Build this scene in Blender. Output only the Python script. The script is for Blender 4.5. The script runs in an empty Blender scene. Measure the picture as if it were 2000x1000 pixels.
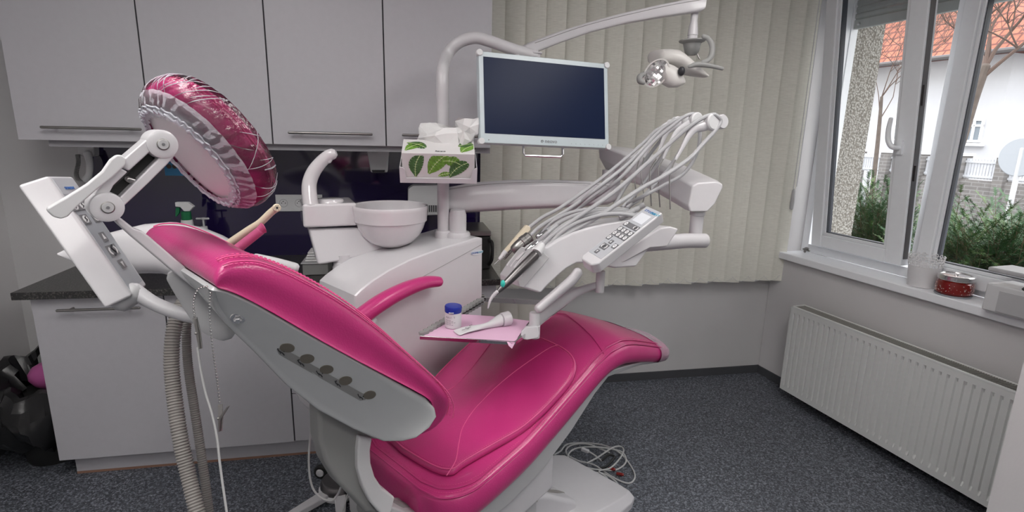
import bpy, bmesh, math, random
from mathutils import Vector, Matrix
R = math.radians
rnd = random.Random(7)
C = bpy.context.scene.collection
# ------------------------------------------------------------------ camera
CAMH, FPX = 1.62, 1060.0
_y, _p, _r = R(11.3), R(12.8), R(1.35)
FW = Vector((math.sin(_y)*math.cos(_p), math.cos(_y)*math.cos(_p), -math.sin(_p)))
_R0 = Vector((math.cos(_y), -math.sin(_y), 0)); _U0 = _R0.cross(FW)
UP = _U0*math.cos(_r) - _R0*math.sin(_r); RT = _R0*math.cos(_r) + _U0*math.sin(_r)
CAM = Vector((0, 0, CAMH))
cd = bpy.data.cameras.new('camera'); cam = bpy.data.objects.new('camera', cd); C.objects.link(cam)
cam.matrix_world = Matrix(((RT.x, UP.x, -FW.x, 0), (RT.y, UP.y, -FW.y, 0), (RT.z, UP.z, -FW.z, CAMH), (0, 0, 0, 1)))
cd.sensor_width = 36; cd.lens = 36*FPX/2000; cd.clip_start = 0.05; cd.clip_end = 200
bpy.context.scene.camera = cam
# ------------------------------------------------------------------ world, exposure
wd = bpy.data.worlds.new('overcast'); bpy.context.scene.world = wd; wd.use_nodes = True
wn = wd.node_tree.nodes; wl = wd.node_tree.links
bg = wn['Background']; bg.inputs['Strength'].default_value = 2.5
tc = wn.new('ShaderNodeTexCoord'); sp = wn.new('ShaderNodeSeparateXYZ'); rp = wn.new('ShaderNodeValToRGB')
wl.new(tc.outputs['Generated'], sp.inputs[0]); wl.new(sp.outputs['Z'], rp.inputs[0]); wl.new(rp.outputs[0], bg.inputs[0])
rp.color_ramp.elements[0].position = 0.45; rp.color_ramp.elements[0].color = (.35, .35, .34, 1)
rp.color_ramp.elements[1].position = 0.52; rp.color_ramp.elements[1].color = (.93, .96, 1, 1)
vs = bpy.context.scene.view_settings
vs.view_transform = 'Standard'; vs.look = 'None'; vs.exposure = 1.2; vs.gamma = 1.0; vs.use_curve_mapping = False
bpy.context.scene.cycles.max_bounces = 8
bpy.context.scene.cycles.transparent_max_bounces = 12

# ------------------------------------------------------------------ pixel -> place helpers (real distances)
def ray(px, py): return FW + RT*((px-1000)/FPX) - UP*((py-500)/FPX)
def D(px, py, d): return CAM + ray(px, py)*d
def atY(px, py, Y): d = ray(px, py); return CAM + d*(Y/d.y)
def atZ(px, py, Z): d = ray(px, py); return CAM + d*((Z-CAMH)/d.z)
class Frame:                       # u along, v across, z up
    def __init__(s, az, P, flip=False):
        a = R(az); s.u = Vector((math.sin(a), math.cos(a), 0)); s.v = Vector((-math.cos(a), math.sin(a), 0)); s.P = Vector((P[0], P[1], 0))
    def w(s, a, b, z): return s.P + s.u*a + s.v*b + Vector((0, 0, z))
    def S(s, px, py, b):
        d = ray(px, py); t = (b-(CAM-s.P).dot(s.v))/d.dot(s.v); return CAM + d*t
    def az_(s, px, py, b):
        q = s.S(px, py, b)-s.P; return (q.dot(s.u), q.z)
_c = atZ(944, 948, .6)
CH = Frame(56, _c)                 # the chair: u towards the foot end, v towards its far side
WN = Frame(173, (2.435, 3.175))    # window wall: u towards the camera, v outward

# ------------------------------------------------------------------ materials
MATS = {}
def mat(name, col, rough=.5, metal=0., spec=.5, bump=0., bscale=200., var=0., vscale=30., emit=None, coat=0., trans=0., alpha=1., sheen=0., ior=1.45):
    m = bpy.data.materials.new(name); m.use_nodes = True; nt = m.node_tree; b = nt.nodes['Principled BSDF']
    b.inputs['Base Color'].default_value = (*col, 1); b.inputs['Roughness'].default_value = rough; b.inputs['Metallic'].default_value = metal
    b.inputs['Specular IOR Level'].default_value = spec; b.inputs['Coat Weight'].default_value = coat; b.inputs['Coat Roughness'].default_value = .08
    b.inputs['Transmission Weight'].default_value = trans; b.inputs['Alpha'].default_value = alpha; b.inputs['IOR'].default_value = ior
    tc = nt.nodes.new('ShaderNodeTexCoord')
    if emit: b.inputs['Emission Color'].default_value = (*emit[:3], 1); b.inputs['Emission Strength'].default_value = emit[3]
    n = nt.nodes.new('ShaderNodeTexNoise'); n.inputs['Scale'].default_value = vscale; n.inputs['Detail'].default_value = 4
    nt.links.new(tc.outputs['Object'], n.inputs['Vector'])
    mx = nt.nodes.new('ShaderNodeMix'); mx.data_type = 'RGBA'; mx.blend_type = 'MULTIPLY'; mx.inputs[0].default_value = 1
    mr = nt.nodes.new('ShaderNodeMapRange'); mr.inputs[1].default_value = .3; mr.inputs[2].default_value = .7
    v = max(var, .015); mr.inputs[3].default_value = 1-v; mr.inputs[4].default_value = 1+v*.5
    nt.links.new(n.outputs[0], mr.inputs[0]); mx.inputs[6].default_value = (*col, 1); nt.links.new(mr.outputs[0], mx.inputs[7])
    nt.links.new(mx.outputs[2], b.inputs['Base Color'])
    if bump:
        n2 = nt.nodes.new('ShaderNodeTexNoise'); n2.inputs['Scale'].default_value = bscale; n2.inputs['Detail'].default_value = 3
        nt.links.new(tc.outputs['Object'], n2.inputs['Vector'])
        bp = nt.nodes.new('ShaderNodeBump'); bp.inputs['Strength'].default_value = bump; bp.inputs['Distance'].default_value = .002
        nt.links.new(n2.outputs[0], bp.inputs['Height']); nt.links.new(bp.outputs[0], b.inputs['Normal'])
    MATS[name] = m; return m
M = lambda n: MATS[n]
mat('wall', (.66, .645, .65), .85, bump=.15, bscale=120, var=.03, vscale=4)
mat('wall_grey', (.60, .59, .595), .8, bump=.12, bscale=120, var=.03, vscale=4)
mat('ceiling', (.85, .85, .84), .9)
mat('cabinet', (.50, .49, .52), .45, var=.02, vscale=40, bump=.05, bscale=400)
mat('cabinet_edge', (.33, .32, .34), .5)
mat('dark_gap', (.03, .03, .035), .8)
mat('base_board', (.07, .072, .08), .6)
mat('glass_purple', (.012, .006, .045), .06, spec=.6, coat=.6)
mat('steel', (.30, .29, .28), .34, metal=1)
mat('steel_dark', (.20, .19, .19), .35, metal=1)
mat('chrome', (.75, .75, .76), .07, metal=1)
mat('mirror_steel', (.62, .60, .62), .05, metal=1)
mat('white_plastic', (.64, .63, .65), .28, spec=.5, coat=.35)
mat('white_arm', (.60, .585, .605), .33, coat=.2)
mat('white_matte', (.66, .66, .67), .55)
mat('porcelain', (.68, .655, .675), .08, coat=.8)
mat('grey_shell', (.53, .545, .55), .22, coat=.5)
mat('grey_cover', (.27, .27, .265), .5)
mat('grey_light', (.50, .50, .51), .4)
mat('rubber_hose', (.45, .45, .465), .45)
mat('suction_hose', (.30, .28, .265), .5)
mat('grey_hose', (.25, .235, .225), .6)
mat('cable', (.50, .50, .50), .4)
mat('pink', (.53, .036, .19), .3, spec=.5, coat=.25, bump=.35, bscale=260, var=.05, vscale=12)
mat('pink_thread', (.72, .10, .28), .6)
mat('pink_paper', (.70, .44, .60), .7)
mat('pink_plastic', (.66, .14, .30), .35)
mat('beige', (.74, .66, .50), .4)
mat('button_plate', (.17, .17, .18), .5)
mat('button_white', (.75, .75, .76), .5)
mat('keypad_grey', (.36, .38, .41), .35)
mat('keypad_light', (.47, .48, .51), .35)
mat('lcd', (.72, .74, .78), .15)
mat('ink_blue', (.03, .13, .42), .5)
mat('ink_cyan', (.05, .42, .55), .5)
mat('ink_grey', (.22, .22, .23), .5)
mat('ink_dark', (.03, .03, .035), .5)
mat('brown_button', (.15, .135, .11), .35)
mat('strip_grey', (.28, .28, .275), .4)
mat('screen', (.010, .017, .048), .28, spec=.10)  # navy in the base colour stands in for a reflection on the screen
mat('monitor_frame', (.52, .59, .62), .3)
mat('rubber_black', (.02, .02, .02), .5)
mat('paper', (.74, .73, .73), .85)
mat('box_white', (.68, .66, .66), .55)
mat('leaf_green', (.16, .33, .045), .6, var=.35, vscale=90)
mat('leaf_dark', (.07, .16, .05), .6, var=.3, vscale=90)
mat('leaf_vein', (.62, .75, .35), .6)
mat('jar_blue', (.012, .03, .30), .25)
mat('bag_black', (.012, .012, .013), .28, bump=1, bscale=18)
mat('bag_pink', (.45, .10, .30), .5)
mat('radiator', (.70, .71, .70), .35)
mat('grille', (.30, .29, .27), .5)
mat('pvc', (.88, .90, .93), .28, coat=.2)
mat('gasket', (.05, .055, .07), .5)
mat('sill', (.90, .91, .94), .35)
mat('candle_red', (.20, .008, .006), .15, coat=.7)
mat('candle_fleck', (.75, .60, .55), .4)
mat('lid_silver', (.75, .74, .74), .2, metal=1)
mat('green_plastic', (.005, .14, .05), .4)
mat('blue_poster', (.03, .22, .45), .4)
mat('printer_grey', (.50, .50, .51), .45)
mat('printer_light', (.66, .66, .67), .45)
mat('tap_metal', (.45, .44, .43), .2, metal=1)
mat('lamp_grey', (.27, .27, .265), .5)
mat('lamp_body', (.62, .60, .58), .4)
mat('teal', (.05, .62, .52), .4)
mat('shutter', (.42, .44, .43), .5)
mat('white_house', (.52, .52, .54), .8, var=.05, vscale=1)
mat('cream_house', (.46, .40, .34), .8, var=.08, vscale=1)
mat('brown_house', (.30, .17, .12), .8, var=.15, vscale=3)
mat('house_trim', (.85, .85, .86), .6)
mat('house_pane', (.20, .23, .26), .15)
mat('gutter', (.10, .09, .09), .6)
mat('bark', (.13, .105, .09), .9, bump=.8, bscale=30, var=.2, vscale=10)
mat('twig', (.13, .09, .075), .9)
mat('needle', (.035, .095, .03), .6, var=.45, vscale=6)
mat('needle_light', (.075, .14, .035), .6, var=.4, vscale=6)
mat('bush_stem', (.12, .08, .05), .9)
mat('asphalt', (.18, .18, .185), .9, var=.15, vscale=3)
mat('fence_white', (.56, .57, .60), .6)
mat('rust_leaf', (.32, .13, .05), .8)
mat('plate_white', (.78, .77, .78), .4)
mat('fill_glow', (1, 1, 1), .5, emit=(1, .975, .95, 4.3))  # emission of the added fill panels

def nodes_of(m): return m.node_tree.nodes, m.node_tree.links, m.node_tree.nodes['Principled BSDF']
# speckled vinyl floor
m = mat('floor_vinyl', (.1, .1, .11), .55); N, L, B = nodes_of(m)
t = N.new('ShaderNodeTexCoord'); vo = N.new('ShaderNodeTexVoronoi'); vo.inputs['Scale'].default_value = 170
no = N.new('ShaderNodeTexNoise'); no.inputs['Scale'].default_value = 70; no.inputs['Detail'].default_value = 3
cr = N.new('ShaderNodeValToRGB'); e = cr.color_ramp.elements
e[0].position = 0; e[0].color = (.02, .022, .027, 1); e[1].position = 1; e[1].color = (.50, .52, .56, 1)
for ps, cl in ((.35, (.045, .050, .060, 1)), (.6, (.10, .108, .128, 1)), (.82, (.22, .235, .27, 1))): k = e.new(ps); k.color = cl
sx = N.new('ShaderNodeSeparateColor'); ad = N.new('ShaderNodeMath'); ad.operation = 'MULTIPLY_ADD'; ad.inputs[1].default_value = .55
mu = N.new('ShaderNodeMath'); mu.operation = 'MULTIPLY'; mu.inputs[1].default_value = .55
L.new(t.outputs['Object'], vo.inputs['Vector']); L.new(t.outputs['Object'], no.inputs['Vector']); L.new(vo.outputs['Color'], sx.inputs[0])
L.new(no.outputs[0], mu.inputs[0]); L.new(sx.outputs[0], ad.inputs[0]); L.new(mu.outputs[0], ad.inputs[2]); L.new(ad.outputs[0], cr.inputs[0]); L.new(cr.outputs[0], B.inputs['Base Color'])
# granite-like laminate
m = mat('worktop', (.03, .03, .03), .3); N, L, B = nodes_of(m)
t = N.new('ShaderNodeTexCoord'); vo = N.new('ShaderNodeTexNoise'); vo.inputs['Scale'].default_value = 160; cr = N.new('ShaderNodeValToRGB')
cr.color_ramp.elements[0].position = .5; cr.color_ramp.elements[0].color = (.028, .028, .028, 1); cr.color_ramp.elements[1].position = .75; cr.color_ramp.elements[1].color = (.16, .15, .14, 1)
L.new(t.outputs['Object'], vo.inputs['Vector']); L.new(vo.outputs[0], cr.inputs[0]); L.new(cr.outputs[0], B.inputs['Base Color'])
# woven blind fabric
m = mat('blind_fabric', (.56, .55, .47), .9); N, L, B = nodes_of(m)
t = N.new('ShaderNodeTexCoord'); mp = N.new('ShaderNodeMapping'); mp.inputs['Scale'].default_value = (18, 18, 260)
wv = N.new('ShaderNodeTexNoise'); wv.inputs['Scale'].default_value = 1.6; wv.inputs['Detail'].default_value = 3
cr = N.new('ShaderNodeValToRGB'); cr.color_ramp.elements[0].position = .3; cr.color_ramp.elements[0].color = (.78, .77, .69, 1); cr.color_ramp.elements[1].position = .7; cr.color_ramp.elements[1].color = (.92, .91, .83, 1)
L.new(t.outputs['Object'], mp.inputs[0]); L.new(mp.outputs[0], wv.inputs['Vector']); L.new(wv.outputs[0], cr.inputs[0]); L.new(cr.outputs[0], B.inputs['Base Color'])
bp = N.new('ShaderNodeBump'); bp.inputs['Strength'].default_value = .3; bp.inputs['Distance'].default_value = .001; L.new(wv.outputs[0], bp.inputs['Height']); L.new(bp.outputs[0], B.inputs['Normal'])
tr = N.new('ShaderNodeBsdfTranslucent'); tr.inputs[0].default_value = (.6, .6, .52, 1); ms = N.new('ShaderNodeMixShader'); ms.inputs[0].default_value = .12
out = N['Material Output']; L.new(B.outputs[0], ms.inputs[1]); L.new(tr.outputs[0], ms.inputs[2]); L.new(ms.outputs[0], out.inputs[0])
# pebble-dash
m = mat('pebble_dash', (.5, .48, .44), .95); N, L, B = nodes_of(m)
t = N.new('ShaderNodeTexCoord'); vo = N.new('ShaderNodeTexVoronoi'); vo.inputs['Scale'].default_value = 75; cr = N.new('ShaderNodeValToRGB')
cr.color_ramp.elements[0].position = .05; cr.color_ramp.elements[0].color = (.60, .58, .54, 1); cr.color_ramp.elements[1].position = .7; cr.color_ramp.elements[1].color = (.24, .22, .19, 1)
L.new(t.outputs['Object'], vo.inputs['Vector']); L.new(vo.outputs['Distance'], cr.inputs[0]); L.new(cr.outputs[0], B.inputs['Base Color'])
bp = N.new('ShaderNodeBump'); bp.inputs['Strength'].default_value = 1; bp.inputs['Distance'].default_value = -.008; L.new(vo.outputs['Distance'], bp.inputs['Height']); L.new(bp.outputs[0], B.inputs['Normal'])
# roof tiles and bricks
def brick(name, c1, c2, mo, sc, bw, rh, msz=.03, rot=None):
    m = mat(name, c1, .85); N, L, B = nodes_of(m); t = N.new('ShaderNodeTexCoord'); br = N.new('ShaderNodeTexBrick')
    dp = N.new('ShaderNodeVectorMath'); dp.operation = 'DOT_PRODUCT'; dp.inputs[1].default_value = (.122, -.9925, 0); sz = N.new('ShaderNodeSeparateXYZ'); cb = N.new('ShaderNodeCombineXYZ')
    L.new(t.outputs['Object'], dp.inputs[0]); L.new(t.outputs['Object'], sz.inputs[0]); L.new(dp.outputs['Value'], cb.inputs[0]); L.new(sz.outputs['Z'], cb.inputs[1]); L.new(cb.outputs[0], br.inputs['Vector'])
    br.inputs['Color1'].default_value = (*c1, 1); br.inputs['Color2'].default_value = (*c2, 1); br.inputs['Mortar'].default_value = (*mo, 1)
    br.inputs['Scale'].default_value = sc; br.inputs['Brick Width'].default_value = bw; br.inputs['Row Height'].default_value = rh; br.inputs['Mortar Size'].default_value = msz
    L.new(br.outputs[0], B.inputs['Base Color'])
brick('roof_tiles', (.36, .125, .075), (.27, .09, .055), (.13, .045, .035), 1., .26, .26, .03, (0, R(0), 0))
brick('roof_tiles_dark', (.27, .085, .055), (.21, .065, .04), (.10, .035, .03), 1., .3, .3, .03)
brick('street_brick', (.20, .185, .175), (.155, .145, .14), (.25, .24, .235), 1., .28, .09, .012, (R(90), 0, R(-83)))
# clear crinkled plastic film: mostly see-through, glossy, with creases that catch light
def film(name, tint, mixf, bsc, bst, stretch=(1, 1, 1)):
    m = bpy.data.materials.new(name); m.use_nodes = True; N = m.node_tree.nodes; L = m.node_tree.links; B = N['Principled BSDF']
    t = N.new('ShaderNodeTexCoord'); mp = N.new('ShaderNodeMapping'); mp.inputs['Scale'].default_value = stretch
    n = N.new('ShaderNodeTexNoise'); n.inputs['Scale'].default_value = bsc; n.inputs['Detail'].default_value = 5
    L.new(t.outputs['Object'], mp.inputs[0]); L.new(mp.outputs[0], n.inputs['Vector'])
    bp = N.new('ShaderNodeBump'); bp.inputs['Strength'].default_value = bst; bp.inputs['Distance'].default_value = .02; L.new(n.outputs[0], bp.inputs['Height'])
    B.inputs['Base Color'].default_value = (*tint, 1); B.inputs['Roughness'].default_value = .08; L.new(bp.outputs[0], B.inputs['Normal'])
    tp = N.new('ShaderNodeBsdfTransparent'); ms = N.new('ShaderNodeMixShader')
    fr = N.new('ShaderNodeFresnel'); fr.inputs[0].default_value = 1.5; L.new(bp.outputs[0], fr.inputs['Normal'])
    ad = N.new('ShaderNodeMath'); ad.operation = 'MULTIPLY_ADD'; ad.inputs[1].default_value = 1.; ad.inputs[2].default_value = mixf; ad.use_clamp = True
    L.new(fr.outputs[0], ad.inputs[0]); L.new(ad.outputs[0], ms.inputs[0]); L.new(tp.outputs[0], ms.inputs[1]); L.new(B.outputs[0], ms.inputs[2]); L.new(ms.outputs[0], N['Material Output'].inputs[0])
    MATS[name] = m
film('film', (.8, .8, .84), .03, 16, .9)
m = MATS['film']; N = m.node_tree.nodes; L = m.node_tree.links; gl = N.new('ShaderNodeBsdfGlossy'); gl.inputs['Roughness'].default_value = .12
ms = [n for n in N if n.type == 'MIX_SHADER'][0]; bp = [n for n in N if n.type == 'BUMP'][0]; L.new(bp.outputs[0], gl.inputs['Normal']); L.new(gl.outputs[0], ms.inputs[2])
film('film_foot', (.62, .42, .52), .30, 14, .6)
film('film_gather', (.86, .87, .94), .42, 120, .3)
m = bpy.data.materials.new('glass'); m.use_nodes = True; N = m.node_tree.nodes; L = m.node_tree.links; N.remove(N['Principled BSDF'])
tp = N.new('ShaderNodeBsdfTransparent'); gl = N.new('ShaderNodeBsdfGlossy'); gl.inputs['Roughness'].default_value = .01; ms = N.new('ShaderNodeMixShader'); fr = N.new('ShaderNodeFresnel'); fr.inputs[0].default_value = 1.35
L.new(fr.outputs[0], ms.inputs[0]); L.new(tp.outputs[0], ms.inputs[1]); L.new(gl.outputs[0], ms.inputs[2]); L.new(ms.outputs[0], N['Material Output'].inputs[0]); MATS['glass'] = m

# ------------------------------------------------------------------ geometry helpers
def world_off(p):
    o = Vector((0, 0, 0))
    while p is not None: o += Vector(p.location); p = p.parent
    return o
def mesh(name, verts, faces, m, parent=None, smooth=True, bevel=0., seg=3, sub=0, fm=None, angle=35, recalc=True, weld=False):
    """one mesh object; VERTS are world positions; M one material or a list with FM giving each face's slot"""
    off = world_off(parent)
    me = bpy.data.meshes.new(name); me.from_pydata([tuple(Vector(v)-off) for v in verts], [], faces)
    if recalc:
        b = bmesh.new(); b.from_mesh(me)
        if weld: bmesh.ops.remove_doubles(b, verts=b.verts, dist=1e-5)
        bmesh.ops.recalc_face_normals(b, faces=b.faces); b.to_mesh(me); b.free()
    for mm in (m if isinstance(m, (list, tuple)) else [m]): me.materials.append(M(mm))
    if fm:
        for i, p in enumerate(me.polygons): p.material_index = fm[i]
    if smooth:
        me.polygons.foreach_set('use_smooth', [True]*len(me.polygons))
        if not sub: me.set_sharp_from_angle(angle=R(angle))
    o = bpy.data.objects.new(name, me); C.objects.link(o)
    if parent is not None: o.parent = parent
    if bevel:
        md = o.modifiers.new('bevel', 'BEVEL'); md.width = bevel; md.segments = seg; md.limit_method = 'ANGLE'; md.angle_limit = R(30); md.harden_normals = True
    if sub:
        md = o.modifiers.new('sub', 'SUBSURF'); md.levels = sub; md.render_levels = sub
    return o
def thing(name, label, cat, loc=(0, 0, 0), group=None):
    o = bpy.data.objects.new(name, None); C.objects.link(o); o.location = loc; o.empty_display_size = .05
    o['label'] = label; o['category'] = cat
    if group: o['group'] = group
    return o
def tag(o, label, cat, group=None):
    o['label'] = label; o['category'] = cat
    if group: o['group'] = group
    return o
def struct(o): o['kind'] = 'structure'; return o
def copy_tree(o, parent=None):
    c = o.copy(); C.objects.link(c)
    if parent is not None: c.parent = parent
    for ch in list(o.children): copy_tree(ch, c)
    return c
class G:                           # geometry accumulator
    def __init__(s): s.v = []; s.f = []; s.m = []; s.k = 0
    def add(s, vs_, fs): n = len(s.v); s.v += [Vector(v) for v in vs_]; s.f += [tuple(i+n for i in f) for f in fs]; s.m += [s.k]*len(fs); return s
    def quad(s, a, b, c, d): return s.add([a, b, c, d], [(0, 1, 2, 3)])
    def poly(s, pts): return s.add(pts, [tuple(range(len(pts)))])
    def box(s, c, x, y, z):        # centre and three half vectors
        c, x, y, z = map(Vector, (c, x, y, z)); vv = [c+x*i+y*j+z*k for i in (-1, 1) for j in (-1, 1) for k in (-1, 1)]
        return s.add(vv, [(0, 1, 3, 2), (4, 6, 7, 5), (0, 4, 5, 1), (2, 3, 7, 6), (0, 2, 6, 4), (1, 5, 7, 3)])
    def aabb(s, x0, x1, y0, y1, z0, z1): return s.box(((x0+x1)/2, (y0+y1)/2, (z0+z1)/2), ((x1-x0)/2, 0, 0), (0, (y1-y0)/2, 0), (0, 0, (z1-z0)/2))
    def fbox(s, fr, a0, a1, b0, b1, z0, z1): return s.box(fr.w((a0+a1)/2, (b0+b1)/2, (z0+z1)/2), fr.u*(a1-a0)/2, fr.v*(b1-b0)/2, Vector((0, 0, (z1-z0)/2)))
    def prism(s, pts, vec):
        n = len(pts); vec = Vector(vec); vv = [Vector(p) for p in pts]+[Vector(p)+vec for p in pts]
        fs = [tuple(range(n)), tuple(range(2*n-1, n-1, -1))]+[(i, (i+1) % n, n+(i+1) % n, n+i) for i in range(n)]
        return s.add(vv, fs)
    def loft(s, rings, caps=True, closed=True):
        n = len(rings[0]); vv = [p for r in rings for p in r]; fs = []
        for k in range(len(rings)-1):
            for i in range(n if closed else n-1):
                j = (i+1) % n; fs.append((k*n+i, k*n+j, (k+1)*n+j, (k+1)*n+i))
        if caps: fs.append(tuple(range(n-1, -1, -1))); fs.append(tuple(range((len(rings)-1)*n, len(rings)*n)))
        return s.add(vv, fs)
    def lathe(s, base, axis, prof, n=32, caps=True):   # prof: (radius, height along axis)
        ax = Vector(axis).normalized(); e1, e2 = perp(ax); base = Vector(base)
        return s.loft([[base+ax*h+(e1*math.cos(6.28318530718*i/n)+e2*math.sin(6.28318530718*i/n))*max(r, 1e-4) for i in range(n)] for r, h in prof], caps)
    def tube(s, pts, r, n=12, res=6, smoothp=True, round_ends=True, flat=1., fdir=None):
        P = [Vector(p) for p in pts]; Rr = list(r) if isinstance(r, (list, tuple)) else [r]*len(P)
        if smoothp and len(P) > 2: P, Rr = spline(P, Rr, res)
        T = [(P[min(i+1, len(P)-1)]-P[max(i-1, 0)]).normalized() for i in range(len(P))]
        e1 = perp(T[0])[0] if fdir is None else (Vector(fdir)-T[0]*Vector(fdir).dot(T[0])).normalized()
        rings = []
        def ring(c, e, t, rr): f = t.cross(e); return [c+(e*math.cos(6.28318530718*i/n)*flat+f*math.sin(6.28318530718*i/n))*rr for i in range(n)]
        for i, p in enumerate(P):
            e1 = (e1-T[i]*e1.dot(T[i])).normalized()
            if i == 0 and round_ends:
                for q in (.15, .6, .9): a = math.acos(1-q) if q < 1 else 0; rings.append(ring(p-T[0]*Rr[0]*(1-q)*.9, e1, T[0], Rr[0]*math.sqrt(max(1-(1-q)**2, .02))))
            rings.append(ring(p, e1, T[i], Rr[i]))
            if i == len(P)-1 and round_ends:
                for q in (.9, .6, .15): rings.append(ring(p+T[-1]*Rr[-1]*(1-q)*.9, e1, T[-1], Rr[-1]*math.sqrt(max(1-(1-q)**2, .02))))
        return s.loft(rings)
    def ball(s, c, r, n=10, sc=(1, 1, 1)):
        c = Vector(c); rings = []
        for k in range(1, n//2): a = math.pi*k/(n//2); rings.append([c+Vector((r*sc[0]*math.sin(a)*math.cos(6.2831853*i/n), r*sc[1]*math.sin(a)*math.sin(6.2831853*i/n), r*sc[2]*math.cos(a))) for i in range(n)])
        return s.loft(rings)
    def obj(s, name, m, parent=None, **kw): return mesh(name, s.v, s.f, m, parent, fm=(s.m if isinstance(m, (list, tuple)) else None), **kw)
def perp(t):
    a = Vector((0, 0, 1)) if abs(t.z) < .9 else Vector((1, 0, 0)); e1 = t.cross(a).normalized(); return e1, t.cross(e1).normalized()
def spline(P, Rr, res):
    Q, q = [], []; n = len(P)
    for i in range(n-1):
        p0, p1, p2, p3 = P[max(i-1, 0)], P[i], P[i+1], P[min(i+2, n-1)]
        for k in range(res):
            t = k/res; Q.append(.5*((2*p1)+(p2-p0)*t+(2*p0-5*p1+4*p2-p3)*t*t+(3*p1-3*p2+p3-p0)*t*t*t)); q.append(Rr[i]*(1-t)+Rr[i+1]*t)
    Q.append(P[-1]); q.append(Rr[-1]); return Q, q
def lerp(x, tab):
    if x <= tab[0][0]: return tab[0][1]
    for (x0, y0), (x1, y1) in zip(tab, tab[1:]):
        if x <= x1:
            return y0+(y1-y0)*(x-x0)/(x1-x0)
    return tab[-1][1]
def DD(pts): return [D(*p) for p in pts]
def text_on(name, body, size, origin, ex, ey, m, parent=None, depth=.0004, shear=0.):
    cu = bpy.data.curves.new(name, 'FONT'); cu.body = body; cu.size = size; cu.extrude = depth; cu.shear = shear; cu.resolution_u = 3
    o = bpy.data.objects.new(name, cu); C.objects.link(o)
    dg = bpy.context.evaluated_depsgraph_get(); me = bpy.data.meshes.new_from_object(o.evaluated_get(dg)); bpy.data.objects.remove(o)
    ex = Vector(ex).normalized(); ey = Vector(ey); ey = (ey-ex*ey.dot(ex)).normalized(); ez = ex.cross(ey); off = world_off(parent); og = Vector(origin)
    for v in me.vertices: c = v.co.copy(); v.co = og+ex*c.x+ey*c.y+ez*(c.z+depth)-off
    me.materials.append(M(m)); o = bpy.data.objects.new(name, me); C.objects.link(o)
    if parent is not None: o.parent = parent
    return o
# ================================================================== ROOM
YB = 3.18; XL = -2.0; ZC = 2.72; YF = -1.9
def wbox(name, m, *a): g = G(); g.aabb(*a); return struct(g.obj(name, m, smooth=False))
wbox('floor', 'floor_vinyl', XL-.1, 3.1, YF-.1, YB+.1, -.1, 0)
wbox('ceiling', 'ceiling', XL-.1, 3.3, YF-.1, YB+.1, ZC, ZC+.1)
wbox('wall_back', 'wall_grey', XL-.1, 2.60, YB, YB+.12, 0, ZC)
wbox('wall_left', 'wall', XL-.12, XL, YF-.1, YB+.1, 0, ZC)
wbox('wall_front', 'wall', XL-.1, 3.3, YF-.12, YF, 0, ZC)
# window wall: below, beside and above the opening (opening: s .075..2.1, z .86..2.55)
S0, S1, ZS, ZH, WT = .075, 2.15, .852, 2.58, .34
for q_ in ((S0, S1, 0, ZS), (-.0, S0, 0, ZC), (S0, S1, ZH, ZC), (S1, 5.4, 0, ZC)):
    g = G(); g.fbox(WN, q_[0], q_[1], 0, WT, q_[2], q_[3]); struct(g.obj('wall_right', 'wall', smooth=False))
g = G(); g.aabb(.44, 2.44, YB-.008, YB+.001, 0, .055); struct(g.obj('baseboard_back', 'base_board', smooth=False))
g = G(); g.fbox(WN, -.01, 2.9, -.008, .001, 0, .055); struct(g.obj('baseboard_right', 'base_board', smooth=False))
g = G(); g.aabb(XL-.001, XL+.008, .2, YB, 0, .05); struct(g.obj('baseboard_left', 'base_board', smooth=False))
# near pier at the right edge of the view
pc = D(1912, 1000, 1.75); px_, py_ = pc.x+.075, pc.y+.03
g = G(); g.aabb(px_, px_+.70, py_-.12, py_, 0, ZC)
pr = g.obj('wall_near_pier', 'wall', smooth=False); struct(pr)
# fill light panels added on the unseen ceiling to brighten the room
def fill_panel(x, y, w, h, label):
    t = thing('fill_panel', label, 'fill light', (x, y, ZC), group='added fill light panels')
    g = G(); g.aabb(x-w/2-.02, x+w/2+.02, y-h/2-.02, y+h/2+.02, ZC-.05, ZC-.001); g.obj('housing', 'white_matte', t, bevel=.004)
    g = G(); g.aabb(x-w/2, x+w/2, y-h/2, y+h/2, ZC-.056, ZC-.0505); g.obj('diffuser', 'fill_glow', t)
fill_panel(-.75, .9, .6, 1.3, 'added white fill light panel over the head end of the dental chair')
fill_panel(1.25, .9, .6, 1.3, 'added white fill light panel nearer the window')
fill_panel(.2, -.8, 1.3, .6, 'added white fill light panel behind the camera')

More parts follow.
